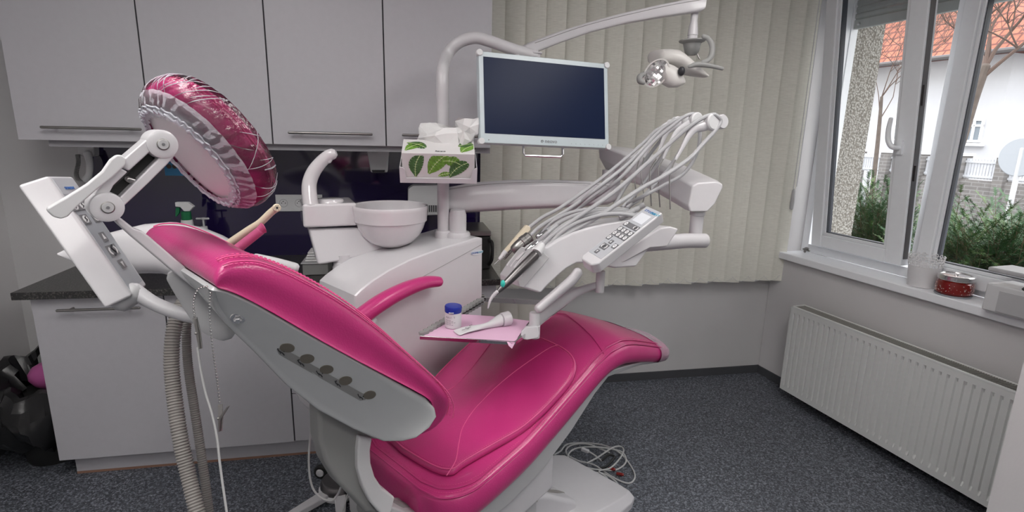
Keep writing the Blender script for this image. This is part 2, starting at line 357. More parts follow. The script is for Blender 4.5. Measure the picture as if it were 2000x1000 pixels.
# ------------------------------------------------------------------ wall units
XU = [-1.632, -1.112, -.600, -.084, .428]; YU = 2.75; ZU0, ZU1 = 1.542, 2.50
def bar_handle(parent, x0, x1, y, z, m='steel'):
    g = G(); g.tube([(x0, y-.032, z), (x1, y-.032, z)], .006, smoothp=False)
    for x in (x0+.045, x1-.045): g.tube([(x, y+.0, z), (x, y-.03, z)], .005, smoothp=False, round_ends=False)
    return g.obj('handle', m, parent)
ulab = ['grey wall cabinet with bar handle, leftmost above the counter', 'grey wall cabinet behind the pink headrest', 'grey wall cabinet above the rinsing bowl', 'grey wall cabinet above the tissue box and beside the blinds']
for i in range(4):
    x0, x1 = XU[i], XU[i+1]
    t = thing('wall_cabinet', ulab[i], 'cabinet', (x0, YB, ZU0), group='wall cabinets above the counter')
    g = G(); g.aabb(x0+.001, x1-.001, YU+.02, YB-.002, ZU0+.004, ZU1); g.obj('body', 'cabinet', t, smooth=False)
    g = G(); g.aabb(x0+.003, x1-.003, YU, YU+.018, ZU0, ZU1); d = g.obj('door', 'cabinet', t, bevel=.0015)
    g = G(); g.aabb(x0-.002, x0+.003, YU+.003, YU+.02, ZU0+.002, ZU1); g.obj('edge_gap', 'dark_gap', t, smooth=False) if i else None
    bar_handle(d, x0+.115 if i == 0 else x0+.08, x0+.45 if i else x0+.495, YU, ZU0+.055)
g = G(); g.aabb(XU[0]+.10, XU[4], YU+.03, YU+.055, ZU0-.028, ZU0+.003)
tag(g.obj('light_rail', 'cabinet_edge'), 'thin grey rail running under the wall cabinets', 'rail')
# backsplash glass and worktop
bx0 = atY(184, 400, YB-.02).x
g = G(); g.aabb(bx0, .436, YB-.012, YB-.001, .912, ZU0-.001)
tag(g.obj('backsplash_panel', 'glass_purple', smooth=False), 'glossy dark purple glass splashback behind the counter', 'splashback')
WX0, WX1 = -1.63, .452
t = tag(G().aabb(WX0, WX1, 2.535, YB-.001, .885, .918).obj('worktop', 'worktop', bevel=.003), 'dark speckled granite look worktop on the base cabinets', 'worktop')
# base units
XB = [-1.585, -1.067, -.560, -.060, .440]; YD = 2.57
blab = ['light grey base cabinet with bar handle, leftmost under the worktop', 'light grey base cabinet behind the suction hoses', 'light grey base cabinet with drawer line behind the pink chair', 'light grey base cabinet hidden behind the white unit body at the worktop end']
for i in range(4):
    x0, x1 = XB[i], XB[i+1]
    t = thing('base_cabinet', blab[i], 'cabinet', (x0, YB, .11), group='base cabinets under the worktop')
    g = G(); g.aabb(x0+.001, x1-.001, YD+.02, YB-.002, .108, .884); g.obj('body', 'cabinet', t, smooth=False)
    if i == 2:
        for k, (z0, z1) in enumerate(((.108, .36), (.364, .62), (.624, .88))):
            g = G(); g.aabb(x0+.003, x1-.003, YD, YD+.018, z0, z1); d = g.obj('drawer', 'cabinet', t, bevel=.0015); bar_handle(d, x0+.09, x1-.09, YD, z1-.05)
    else:
        g = G(); g.aabb(x0+.003, x1-.003, YD, YD+.018, .104, .88); d = g.obj('door', 'cabinet', t, bevel=.0015)
        hz = .833; bar_handle(d, x0+.115, x0+.43, YD, hz)
    if i:
        g = G(); g.aabb(x0-.0025, x0+.0028, YD+.004, YD+.02, .108, .88); g.obj('edge_gap', 'dark_gap', t, smooth=False)
g = G(); g.aabb(-1.548, .43, YD+.05, YD+.066, 0.012, .107); pl = g.obj('plinth', 'cabinet', smooth=False)
tag(pl, 'light grey plinth board under the base cabinets', 'plinth')
g = G(); g.aabb(-1.548, .43, YD+.049, YD+.067, 0, .012); g.obj('sealing_strip', 'brown_house', pl, smooth=False)

# ------------------------------------------------------------------ vertical blinds
YV = 3.09; zb = .702; x = .44; k = 0; nS = 18
bl = thing('vertical_blinds', 'cream fabric vertical blinds hanging across the back wall', 'blinds', (1.4, YV, zb))
g = G(); g.aabb(.44, 2.43, YV-.02, YV+.025, 2.60, 2.64); g.obj('headrail', 'white_matte', bl)
step = (2.395-.47)/(nS-1)
for k in range(nS):
    cx = .485+k*step; ang = R(20+4*math.sin(k*1.7)); hw = .0635; g = G(); pts = []
    if cx+hw > 2.42: hw = .05
    ns = 6
    rows = []
    for z in (zb+.004*math.sin(k*2.1), zb+.12, 1.2, 1.9, 2.60):
        row = []
        for j in range(ns+1):
            q = (j/ns*2-1)*hw; bow = .004*(1-(q/hw)**2); row.append(Vector((cx+q*math.cos(ang), YV-q*math.sin(ang)-bow+.0018*math.sin(z*3+k), z)))
        rows.append(row)
    for j in range(ns): g.quad(rows[0][j], rows[0][j+1], rows[-1][j+1], rows[-1][j])
    g.loft([rows[0][:1]*0+rows[0], [p+Vector((0, .0009, 0)) for p in rows[0]]], caps=False, closed=False)
    o = g.obj('slat', 'blind_fabric', bl, recalc=False, smooth=False)
# weight pockets and the bead chain
for k in range(nS):
    cx = .485+k*step; g = G(); g.aabb(cx-.055, cx+.055, YV-.022, YV-.018, zb+.001, zb+.006)
g = G()
for k in range(nS-1):
    x0 = .485+(k-.45)*step+.05; x1 = x0+step
    for j in range(13):
        t_ = j/12; g.ball((x0+(x1-x0)*t_, YV-.036, zb+.040-.03*4*t_*(1-t_)), .0033, 6)
g.obj('bead_chain', 'white_matte', bl)

# ------------------------------------------------------------------ radiator
RN0, RN1, RZ0, RZ1 = -.165, -.065, .075, .62
ra0 = WN.az_(1545, 600, RN0)[0]; ra1 = 1.82
rt = thing('radiator', 'white panel radiator with fluted front under the window', 'radiator', WN.w(ra0, RN0, RZ0))
g = G(); n = 40; pts0 = []
a0, a1 = ra0+.012, ra1-.012; fl = (a1-a0)/n
prof = []
for i in range(n):
    s = a0+i*fl
    for q, dn in ((0, 0), (.30, 0), (.40, .010), (.60, .010), (.70, 0)): prof.append((s+q*fl, dn))
prof.append((a1, 0))
zl = [(RZ0, 0), (RZ0+.03, 0), (RZ0+.05, 1), (RZ1-.055, 1), (RZ1-.035, 0), (RZ1, 0)]
rows = [[WN.w(s, RN0+dn*f, z) for s, dn in prof] for z, f in zl]
for r0, r1 in zip(rows, rows[1:]):
    for j in range(len(prof)-1): g.quad(r0[j], r0[j+1], r1[j+1], r1[j])
g.obj('front_panel', 'radiator', rt, angle=60)
g = G(); g.fbox(WN, ra0+.012, ra1-.012, RN0+.002, RN0+.012, RZ0, RZ0+.03); g.fbox(WN, ra0, ra0+.012, RN0-.001, RN1, RZ0, RZ1+.004); g.fbox(WN, ra1-.012, ra1, RN0-.001, RN1, RZ0, RZ1+.004)
g.fbox(WN, ra0, ra1, RN0-.001, RN0+.012, RZ1-.006, RZ1+.004); g.fbox(WN, ra0, ra1, RN1-.01, RN1, RZ1-.01, RZ1+.004); g.obj('side_panel', 'radiator', rt, bevel=.002)
g = G(); s = ra0+.02
while s < ra1-.02: g.fbox(WN, s, s+.004, RN0+.012, RN1-.01, RZ1-.012, RZ1+.001); s += .0105
g.obj('top_grille', 'grille', rt, smooth=False)
g = G(); g.fbox(WN, ra0+.012, ra1-.012, RN1-.02, RN1-.012, RZ0, RZ1-.02); g.obj('rear_panel', 'grille', rt, smooth=False)
g = G()
for s in (ra0+.15, ra1-.15): g.fbox(WN, s, s+.03, RN1-.012, 0, RZ0+.08, RZ0+.46)
g.obj('bracket', 'radiator', rt, smooth=False)
g = G()
for s in (ra1-.05, ra1-.1): g.tube([WN.w(s, RN1-.03, RZ0+.02), WN.w(s, RN1-.03, 0.0)], .008)
g.obj('pipe', 'radiator', rt)

# ------------------------------------------------------------------ window sill, window
g = G(); g.fbox(WN, S0-.0, S1, -.035, .155, ZS, ZS+.045); sl = g.obj('window_sill', 'sill', bevel=.006); struct(sl); sl.name = 'trim_1'
ZT = ZS+.045
NF0, NF1 = .15, .215        # frame depth range
def ring_frame(g, s0, s1, z0, z1, w, n0, n1):
    g.fbox(WN, s0, s0+w, n0, n1, z0, z1); g.fbox(WN, s1-w, s1, n0, n1, z0, z1); g.fbox(WN, s0+w, s1-w, n0, n1, z0, z0+w); g.fbox(WN, s0+w, s1-w, n0, n1, z1-w, z1)
win = thing('window_1', 'white plastic window with tilted left sash above the sill', 'window', WN.w(S0, NF0, ZT)); win['kind'] = 'structure'
g = G(); ring_frame(g, S0+.001, S1-.001, ZT, ZH-.002, .055, NF0, NF1+.02); g.fbox(WN, .800, .865, NF0, NF1+.02, ZT+.05, ZH-.05)
g.obj('outer_frame', 'pvc', win, bevel=.004)
# tilted left sash: leans into the room at its top
class Tilt(Frame):
    def __init__(s, fr, z0, k): s.u, s.v, s.P, s.z0, s.k = fr.u, fr.v, fr.P, z0, k
    def w(s, a, b, z): return s.P+s.u*a+s.v*(b-(z-s.z0)*s.k)+Vector((0, 0, z))
    def bx(s, g, a0, a1, b0, b1, z0, z1):
        vv = [s.w(a, b, z) for a in (a0, a1) for b in (b0, b1) for z in (z0, z1)]
        g.add(vv, [(0, 1, 3, 2), (4, 6, 7, 5), (0, 4, 5, 1), (2, 3, 7, 6), (0, 2, 6, 4), (1, 5, 7, 3)])
TS = Tilt(WN, .965, .105); n0, n1 = .10, .165; sa, sb, za, zc = .195, .790, .962, 2.50; w1 = .075
g = G(); TS.bx(g, sa, sa+w1, n0, n1, za, zc); TS.bx(g, sb-w1-.02, sb, n0, n1, za, zc); TS.bx(g, sa+w1, sb-w1-.02, n0, n1, za, za+w1); TS.bx(g, sa+w1, sb-w1-.02, n0, n1, zc-w1, zc)
sash = g.obj('sash', 'pvc', win, bevel=.006)
i0, i1, j0, j1 = sa+w1, sb-w1-.02, za+w1, zc-w1
g = G()
for a, b, c, d in ((i0, i0+.02, j0, j1), (i1-.02, i1, j0, j1), (i0, i1, j0, j0+.02), (i0, i1, j1-.02, j1)): TS.bx(g, a, b, n0+.010, n1-.01, c, d)
g.obj('glazing_bead', 'pvc', sash, bevel=.004)
g = G()
for a, b, c, d in ((i0+.02, i0+.024, j0+.02, j1-.02), (i1-.024, i1-.02, j0+.02, j1-.02), (i0+.02, i1-.02, j0+.02, j0+.024)): TS.bx(g, a, b, n0+.018, n1-.012, c, d)
g.obj('gasket', 'gasket', sash, smooth=False)
g = G(); g.quad(TS.w(i0+.02, .135, j0+.02), TS.w(i1-.02, .135, j0+.02), TS.w(i1-.02, .135, j1-.02), TS.w(i0+.02, .135, j1-.02)); g.obj('pane', 'glass', sash)
hs = .722
g = G(); TS.bx(g, hs-.016, hs+.016, n0-.012, n0, 1.555, 1.625)
g.tube([TS.w(hs, n0-.006, 1.59), TS.w(hs, n0-.045, 1.59), TS.w(hs-.012, n0-.055, 1.60), TS.w(hs-.028, n0-.055, 1.63), TS.w(hs-.034, n0-.052, 1.68), TS.w(hs-.028, n0-.05, 1.735)], [.012, .012, .013, .013, .012, .010])
g.obj('window_handle', 'pvc', sash)
g = G(); TS.bx(g, sb-.004, sb+.003, n0+.012, n1-.02, 1.0, 2.45); TS.bx(g, sb-.0, sb+.01, n0+.02, n1-.03, 1.42, 1.50); TS.bx(g, sb-.0, sb+.01, n0+.02, n1-.03, 1.80, 1.90); g.obj('lock_rail', 'steel_dark', sash, smooth=False)
g = G(); g.tube([WN.w(.15, .11, .905), WN.w(.15, .11, .925), WN.w(.17, .11, .93)], .008); g.tube([WN.w(.14, .105, .92), WN.w(.18, .115, .915)], .006); g.obj('hinge', 'steel', win)
# right fixed sash and pane
g = G(); ring_frame(g, .845, S1-.06, .93, 2.52, .075, n0+.02, n1+.03); s2 = g.obj('sash', 'pvc', win, bevel=.006)
g = G(); ring_frame(g, .92, S1-.135, 1.005, 2.445, .018, n0+.032, n1+.02); g.obj('glazing_bead', 'pvc', s2, bevel=.005)
g = G(); ring_frame(g, .938, S1-.153, 1.023, 2.427, .004, n0+.04, n1+.01); g.obj('gasket', 'gasket', s2, smooth=False)
g = G(); g.quad(WN.w(.93, .16, 1.015), WN.w(S1-.14, .16, 1.015), WN.w(S1-.14, .16, 2.44), WN.w(.93, .16, 2.44)); g.obj('pane', 'glass', s2)
# roller shutter and the outer wall leaf
sh = thing('roller_shutter', 'raised grey roller shutter outside the window top', 'shutter', WN.w(.3, .28, 2.3))
g = G(); z = 2.335
while z < 2.60:
    g.prism([WN.w(.135, .262, z), WN.w(.135, .252, z+.012), WN.w(.135, .252, z+.03), WN.w(.135, .262, z+.037), WN.w(.135, .272, z+.03), WN.w(.135, .272, z+.005)], WN.u*1.95); z += .0375
g.obj('slats', 'shutter', sh, smooth=False)
g = G(); g.fbox(WN, .135, 2.085, .25, .275, 2.28, 2.333); g.obj('end_bar', 'shutter', sh, bevel=.004)
g = G(); g.tube([WN.w(.17, .249, 2.305), WN.w(.17, .243, 2.305)], .008, smoothp=False); g.obj('stopper', 'grey_light', sh)
g = G(); g.fbox(WN, .09, .135, .236, .29, ZT, 2.6); g.fbox(WN, 2.085, 2.13, .236, .29, ZT, 2.6); g.obj('guide_rail', 'pvc', sh, bevel=.002)
g = G(); g.fbox(WN, -1.5, .125, .342, .52, -.2, 3.4); g.fbox(WN, S0-.02, .125, .30, .345, ZT-.2, 3); g.fbox(WN, .125, 5.0, .345, .52, 2.62, 3.4); g.fbox(WN, .125, 5., .345, .52, -.2, .84)
o = struct(g.obj('wall_outer', 'pebble_dash', smooth=False))
# ------------------------------------------------------------------ things on the sill
pp = WN.S(1800, 553, .055); pp.z = ZT
pt = thing('flower_pot', 'white metal pot with lace cut rim on the window sill', 'pot', pp)
r0, r1, hb, ht = .062, .077, .108, .162
g = G(); g.lathe(pp, (0, 0, 1), [(r0*.3, .002), (r0-.001, .002), (r0, .004), (r0+(r1-r0)*.62, hb), (r0+(r1-r0)*.62+.0015, hb+.001), (r0+(r1-r0)*.62-.001, hb+.001), (r0-.004, .010), (.01, .010)], 40); g.obj('body', 'plate_white', pt)
g = G(); nn = 18
for i in range(nn):                          # scalloped lace: small rings and arcs
    th = 6.2832*i/nn
    def cyl(t, z): rr = r0+(r1-r0)*(z/ht); return pp+Vector((math.cos(t)*rr, math.sin(t)*rr, z))
    for sc, zz, rad, nseg in ((0, hb+.010, .0080, 10), (.5, hb+.023, .0080, 10), (0, hb+.037, .0090, 10), (.5, hb+.049, .0068, 10)):
        t0 = th+sc*6.2832/nn
        ring = [cyl(t0+rad*math.cos(6.2832*q/nseg)/.072, zz+rad*math.sin(6.2832*q/nseg)) for q in range(nseg+1)]
        g.tube(ring, .0017, n=5, smoothp=False, round_ends=False)
g.obj('lace_rim', 'plate_white', pt)
cp = WN.S(1862, 569, .045); cp.z = ZT; K = 1.42
def KL_(p): return [(a*K, b*K) for a, b in p]
ct = thing('candle_jar', 'red candle in a low glass jar with silver lid on the sill', 'candle', cp)
g = G(); g.lathe(cp, (0, 0, 1), KL_([(.02, .006), (.047, .006), (.052, .012), (.053, .03), (.051, .048), (.045, .054), (.02, .054)]), 44); wax = g.obj('wax', 'candle_red', ct)
for i in range(70):
    t = rnd.uniform(2.2, 6.0); z = rnd.uniform(.014, .046)*K; g = G(); g.ball(cp+Vector((math.cos(t)*.0532*K, math.sin(t)*.0532*K, z)), rnd.uniform(.0012, .0026), 6); g.obj('fleck', 'candle_fleck', wax)
g = G(); g.lathe(cp, (0, 0, 1), KL_([(.02, .0), (.050, .0), (.053, .003), (.053, .0055), (.02, .0055)]), 44); g.obj('glass_foot', 'keypad_grey', ct)
g = G(); g.lathe(cp, (0, 0, 1), KL_([(.02, .055), (.0505, .055), (.052, .057), (.052, .070), (.050, .072), (.045, .0725), (.044, .070), (.006, .070), (.0055, .074), (.001, .074)]), 44); g.obj('lid', 'lid_silver', ct)
# grey dispensing device at the right end of the sill
cq = WN.S(1947, 620, -.03)
pt = thing('desk_device', 'grey box shaped device with raised flat platform at the sill end', 'device', WN.w(1.30, -.03, ZT))
s_ = 1.305
g = G(); g.fbox(WN, s_, s_+.42, -.075, .09, ZT+.001, 1.022); bo = g.obj('body', 'printer_light', pt, bevel=.008)
g = G(); g.fbox(WN, s_+.055, s_+.40, -.079, -.074, ZT+.01, 1.00); g.obj('front_panel', 'printer_grey', pt, bevel=.002)
g = G(); g.lathe(WN.w(s_+.20, .005, 1.022), (0, 0, 1), [(.02, 0), (.10, 0), (.092, .010), (.05, .014), (.02, .014)], 40); g.obj('well', 'rubber_black', pt)
g = G(); g.lathe(WN.w(s_+.13, .01, 1.03), (0, 0, 1), [(.02, 0), (.022, .0), (.020, .04), (.02, .045)], 20); g.obj('stem', 'printer_light', pt)
g = G(); g.fbox(WN, s_-.012, s_+.40, -.07, .085, 1.072, 1.092); g.obj('platform', 'printer_grey', pt, bevel=.007)
# blind cord with its weight beside the reveal
cc = thing('blind_cord', 'white bead cord with grey weight hanging beside the window reveal', 'cord', WN.w(.05, -.05, .9))
bt = atY(1550, 370, 3.055); tp = Vector((bt.x, bt.y, 2.615))
g = G(); g.tube([tp, Vector((tp.x, tp.y, bt.z))], .0022, 6, smoothp=False); g.tube([tp+Vector((.012, -.01, 0)), Vector((tp.x+.012, tp.y-.01, bt.z+.02))], .0022, 6, smoothp=False); g.obj('cord', 'white_matte', cc)
g = G(); g.lathe(Vector((tp.x+.003, tp.y, bt.z-.13)), (0, 0, 1), [(.004, 0), (.011, .004), (.013, .05), (.010, .12), (.004, .135)], 14); g.obj('weight', 'grey_light', cc)

# ================================================================== OUTSIDE
g = G(); g.fbox(WN, -18, 20, .5, 60, -.72, -.62); struct(g.obj('ground_outside', 'asphalt', smooth=False))
ZG = -.62
def WP(px, py, n): return WN.S(px, py, n)
def facade(fr_name, label, n, s0, s1, z1, m, depth=6., windows=(), roof=None, roofm='roof_tiles'):
    t = thing(fr_name, label, 'house', WN.w((s0+s1)/2, n, ZG))
    g = G(); g.fbox(WN, s0, s1, n, n+depth, ZG, z1); g.obj('wall', m, t, smooth=False)
    for (a, b, c, d) in windows:
        g = G(); ring_frame(g, a, b, c, d, .07, n-.06, n+.02); g.fbox(WN, (a+b)/2-.04, (a+b)/2+.04, n-.05, n+.02, c, d); g.fbox(WN, a, b, n-.05, n+.02, c+(d-c)*.66, c+(d-c)*.66+.07); wf = g.obj('window', 'house_trim', t, smooth=False)
        g = G(); g.fbox(WN, a+.05, b-.05, n-.02, n+.03, c+.05, d-.05); g.obj('pane', 'house_pane', wf, smooth=False)
        g = G(); g.fbox(WN, a-.12, b+.12, n-.14, n, c-.12, c-.03); g.obj('sill', 'house_trim', wf, smooth=False)
    if roof:
        ov, h = roof; g = G()
        A = [WN.w(s0-ov, n-ov, z1), WN.w(s1+ov, n-ov, z1), WN.w(s1+ov, n+depth+ov, z1), WN.w(s0-ov, n+depth+ov, z1)]
        B_ = [WN.w(s0+depth*.5, n+depth*.5, z1+h), WN.w(s1-depth*.5, n+depth*.5, z1+h)]
        g.quad(A[0], A[1], B_[1], B_[0]); g.quad(A[2], A[3], B_[0], B_[1]); g.poly([A[1], A[2], B_[1]]); g.poly([A[3], A[0], B_[0]]); g.poly(A); g.obj('roof', roofm, t, smooth=False)
        g = G(); g.tube([WN.w(s0-ov, n-ov-.05, z1), WN.w(s1+ov, n-ov-.05, z1)], .08, 8, smoothp=False); g.obj('gutter', 'gutter', t)
    return t
def wz(px, py, n):
    q = WN.az_(px, py, n); return q
# white house: corner at px ~1955 right, eave from (1895,110) to (2000,125)
n = 17.0
a, za_ = wz(1962, 200, n); e0 = wz(1900, 112, n)
wl = [wz(1888, 232, n), wz(1916, 278, n)]
facade('white_house', 'white rendered house with orange tiled hip roof across the street', n, a-7.6, a, e0[1], 'white_house', 7., [(wl[0][0], wl[1][0], wl[1][1], wl[0][1]), (wl[0][0]-2.4, wl[1][0]-2.4, wl[1][1], wl[0][1]), (wl[0][0]-5.2, wl[1][0]-5.2, wl[1][1], wl[0][1]), (wl[0][0]-2.4, wl[1][0]-2.4, wl[1][1]+2.7, wl[0][1]+2.7), (wl[0][0]-5.2, wl[1][0]-5.2, wl[1][1]+2.7, wl[0][1]+2.7)], (.7, 4.4))
n = 26.0; b0 = wz(1975, 180, n)
facade('orange_house', 'cream house with dark red tiled roof at the right of the white house', n, b0[0]-.6, b0[0]+9, b0[1]-1.0, 'cream_house', 8., [(b0[0]+.6, b0[0]+1.6, 2.2, 3.6)], (.6, 4.2), 'roof_tiles_dark')
n = 27.0; b0 = wz(1715, 190, n); b1 = wz(1790, 190, n)
facade('cream_house', 'pale cream house with tiled roof seen through the left sash', n, b0[0]-4, b1[0]-.2, b0[1]-1.2, 'cream_house', 7., [(b0[0]-.6+k_, b0[0]+.3+k_, z_, z_+1.5) for k_ in (0, 1.9) for z_ in (.7, 3.4)], (.6, 3.6))
# street wall with brick piers and white picket panels
n = 11.5; fw_ = thing('street_fence', 'brick street wall with white slatted panels', 'fence', WN.w(0, n, ZG))
zt = wz(1900, 352, n)[1]; zp = wz(1900, 308, n)[1]; zbase = ZG
g = G(); g.fbox(WN, -8, 9, n, n+.25, zbase, zt); g.obj('brick_base', 'street_brick', fw_, smooth=False)
s1_ = wz(1948, 330, n)[0]; pit = s1_-wz(1862, 330, n)[0]
for k_ in range(-4, 4):
    s = s1_+k_*pit; g = G(); g.fbox(WN, s-.02, s+.2*pit, n-.06, n+.31, zbase, zp+.03); p_ = g.obj('pier', 'street_brick', fw_, smooth=False)
    g = G(); g.fbox(WN, s-.05, s+.2*pit+.03, n-.09, n+.34, zp+.03, zp+.09); g.obj('pier_cap', 'house_trim', p_, smooth=False)
    g = G(); q = s+.2*pit+.01
    while q < s+pit-.03: g.fbox(WN, q, q+.05, n+.10, n+.13, zt+.03, zp-.02); q += .065
    g.fbox(WN, s+.2*pit, s+pit, n+.08, n+.10, zt+.06, zt+.11); g.fbox(WN, s+.2*pit, s+pit, n+.08, n+.10, zp-.12, zp-.07); g.obj('picket_panel', 'fence_white', fw_, smooth=False)
# bare trees
def bare_tree(label, base, top, r, seed, depth=5, spread=.55, first=None, nb=3):
    rn = random.Random(seed); t = thing('bare_tree', label, 'tree', base, 'bare trees outside the window')
    tg, bg_ = G(), G(); trunk = [base]+([Vector(q) for q in first] if first else [])+[top]
    nn = len(trunk); tg.tube(trunk, [r*(1-.5*i/(nn-1)) for i in range(nn)], 8, 5)
    def grow(p, d, L, rr, lev):
        if lev == 0 or L < .08: return
        q = p; pts = [p]; dd = d.copy()
        for k in range(4):
            dd = (dd+Vector((rn.uniform(-.28, .28), rn.uniform(-.28, .28), rn.uniform(-.12, .25)))).normalized(); q = q+dd*L/4; pts.append(q)
        bg_.tube(pts, [rr*(1-.15*k) for k in range(5)], 4 if rr < .02 else 6, 1, smoothp=False, round_ends=False)
        for k in range(nb+(lev > 3)):
            a = Vector((rn.uniform(-1, 1), rn.uniform(-1, 1), rn.uniform(-.3, .9))).normalized()
            i = rn.choice((2, 3, 4)); grow(pts[i], (dd*(1-spread)+a*spread).normalized(), L*rn.uniform(.6, .85), rr*.52, lev-1)
    d0 = (trunk[-1]-trunk[-2]).normalized()
    for k in range(5):
        a = Vector((rn.uniform(-1, 1), rn.uniform(-1, 1), rn.uniform(.1, 1))).normalized()
        pp_ = trunk[-1] if k < 3 else trunk[-1]*.6+trunk[-2]*.4
        grow(pp_, (d0*.5+a*.5).normalized(), (top-base).length*.34, r*.26, depth)
    tg.obj('trunk', 'bark', t, recalc=False); bg_.obj('branches', 'twig', t, recalc=False)
    return t
def WD(px, py, n): return WN.S(px, py, n)
n = 7.5
b = WD(1846, 370, n); b.z = ZG; 
bare_tree('bare leaning tree with forked trunk in front of the white house', b, WD(1925, 130, n),    .13, 5, 6, first=[WD(1850, 340, n), WD(1876, 270, n), WD(1902, 190, n)])
n = 9.0
b = WD(1700, 420, n); b.z = ZG
bare_tree('thin bare tree seen through the left window sash', b, WD(1722, 190, n), .06, 9, 6, first=[WD(1712, 300, n)])
# evergreen shrubs: drooping feathery sprays with short needles
def conifer(label, c, rad, h, ns, seed):
    rn = random.Random(seed); t = thing('evergreen_shrub', label, 'shrub', c, 'evergreen shrubs outside the window'); st, nd, nl = G(), G(), G(); Z = Vector((0, 0, 1))
    for k in range(ns):
        th = rn.uniform(0, 6.283); el = rn.uniform(-.15, .95); L = rn.uniform(.45, 1.0)
        d = Vector((math.cos(th)*math.cos(el), math.sin(th)*math.cos(el), math.sin(el)))
        p0 = c+Vector((rn.uniform(-.5, .5)*rad, rn.uniform(-.5, .5)*rad, h*rn.uniform(.0, .62))); tip = p0+Vector((d.x*rad*L, d.y*rad*L, d.z*h*.40*L+.06))
        def P_(f): return p0+(tip-p0)*f+Z*(-.05*math.sin(f*3.1)+.05*f*f)
        st.tube([P_(q) for q in (0, .25, .5, .75, 1)], [.004, .0035, .003, .002, .001], 4, 1, smoothp=False, round_ends=False)
        tgt = nd if rn.random() < .72 else nl; dn = (tip-p0).normalized(); side = dn.cross(Z).normalized(); n_tw = 13
        for q in range(n_tw):
            f = .22+.78*q/(n_tw-1); b0_ = P_(f); sgn = 1 if q % 2 else -1
            td = (dn*.8+side*sgn*.62+Z*rn.uniform(-.25, .2)).normalized() if q < n_tw-1 else dn; tl = (.17*(1.12-f)+.05)
            nr_ = 11
            for m_ in range(nr_):
                bb = b0_+td*tl*m_/(nr_-1)
                for s__ in (-1, 1):
                    sv = (td.cross(Z).normalized()*s__+Z*rn.uniform(-.35, .5)).normalized(); nn_ = (td*.55+sv*.85).normalized()*rn.uniform(.018, .028); w_ = td*.0034
                    tgt.add([bb-w_, bb+w_, bb+nn_*1.0], [(0, 1, 2)])
    st.obj('stems', 'bush_stem', t, recalc=False); nd.obj('foliage', 'needle', t, recalc=False, smooth=False); nl.obj('foliage', 'needle_light', t, recalc=False, smooth=False)
for (px, py, n, rad, h, ns, sd, lb) in ((1690, 520, 2.1, .36, 1.46, 440, 3, 'dark green evergreen shrub seen through the left window sash'), (1925, 560, 2.0, .58, 1.36, 820, 4, 'bushy dark green evergreen shrub outside the right pane')):
    q = WD(px, py, n); q.z = -.04
    conifer(lb, q, rad, h, ns, sd)
# round street sign back on its post
sp_ = WD(1994, 307, 5.5); st = thing('street_sign', 'back of a round grey street sign on a post', 'sign', Vector((sp_.x, sp_.y, ZG)))
g = G(); g.lathe(sp_, -WN.v, [(.02, 0), (.235, 0), (.245, .01), (.235, .02), (.02, .02)], 40); g.obj('disc', 'keypad_grey', st)
g = G(); g.tube([Vector((sp_.x, sp_.y, ZG)), sp_+Vector((0, 0, .1))], .03, 12, smoothp=False); g.obj('post', 'grey_light', st)
# green stuff beyond the fence: none counted in the photo
# ================================================================== DENTAL CHAIR
def S(px, py, b): return CH.S(px, py, b)
W = CH.w
chair = thing('dental_chair', 'magenta leather dental treatment chair with pale grey shell', 'dental chair', W(.35, .28, 0))
# --- seat cushion
ZE = [(-.16, .565), (-.12, .572), (0, .60), (.2, .648), (.41, .747), (.55, .815), (.63, .842), (.72, .845), (.80, .825), (.91, .787), (1.02, .745), (1.12, .708), (1.26, .665)]
BN = [(-.16, 0.0), (.72, 0.0), (.9, .012), (1.05, .035), (1.26, .09)]
TH = [(-.16, .105), (.0, .105), (.5, .10), (.75, .085), (1.0, .075), (1.26, .068)]
WS = .56; A0, A1 = -.135, 1.275
def seat_b(a, inset=0.):            # near edge of the plan outline at station a (rounded corners)
    r0, r1 = .13, .10; b = lerp(a, BN)
    aa = a
    if aa < A0+inset+r0: q = max(0, min(1, (A0+inset+r0-aa)/r0)); b += r0*(1-math.sqrt(max(0, 1-q*q)))
    if aa > A1-inset-r1: q = max(0, min(1, (aa-(A1-inset-r1))/r1)); b += r1*(1-math.sqrt(max(0, 1-q*q)))
    return b+inset
CRN = [(-.135, .0), (.1, .018), (.4, .03), (.7, .045), (1.0, .035), (1.245, .01)]
def seat_top(a, b):                 # cushion top height
    b0 = seat_b(a); b1 = WS-b0; h = max((b1-b0)/2, .01); q = min(1, abs(b-WS/2)/h)
    return lerp(a, ZE)+.012*(1-q**10)+lerp(a, CRN)*(1-q**2.2)
rings = []
def seat_ring(a, k=1., shrink=0.):
    b0 = seat_b(a)+shrink; b1 = WS-b0; ze = lerp(a, ZE); th = lerp(a, TH); pts = []
    mid = ze-th*.5
    def P_(b, z): pts.append(W(a, b, mid+(z-mid)*k))
    for t_ in (.08, .25, .5, .75, .92): P_(b1+(b0-b1)*t_, ze-th)
    P_(b0+.012, ze-th*.97); P_(b0-.004, ze-th*.75); P_(b0-.010, ze-th*.42); P_(b0-.004, ze-.012); P_(b0+.003, ze+.000)
    P_(b0+.006, ze-.003); P_(b0+.012, ze+.004)
    for t_ in (.06, .12, .2, .35, .5, .65, .8, .88, .94): b = b0+(b1-b0)*t_; P_(b, seat_top(a, b))
    P_(b1-.012, ze+.004); P_(b1-.006, ze-.003); P_(b1-.003, ze); P_(b1+.004, ze-.012); P_(b1+.010, ze-th*.42); P_(b1+.004, ze-th*.75); P_(b1-.012, ze-th*.97)
    return pts
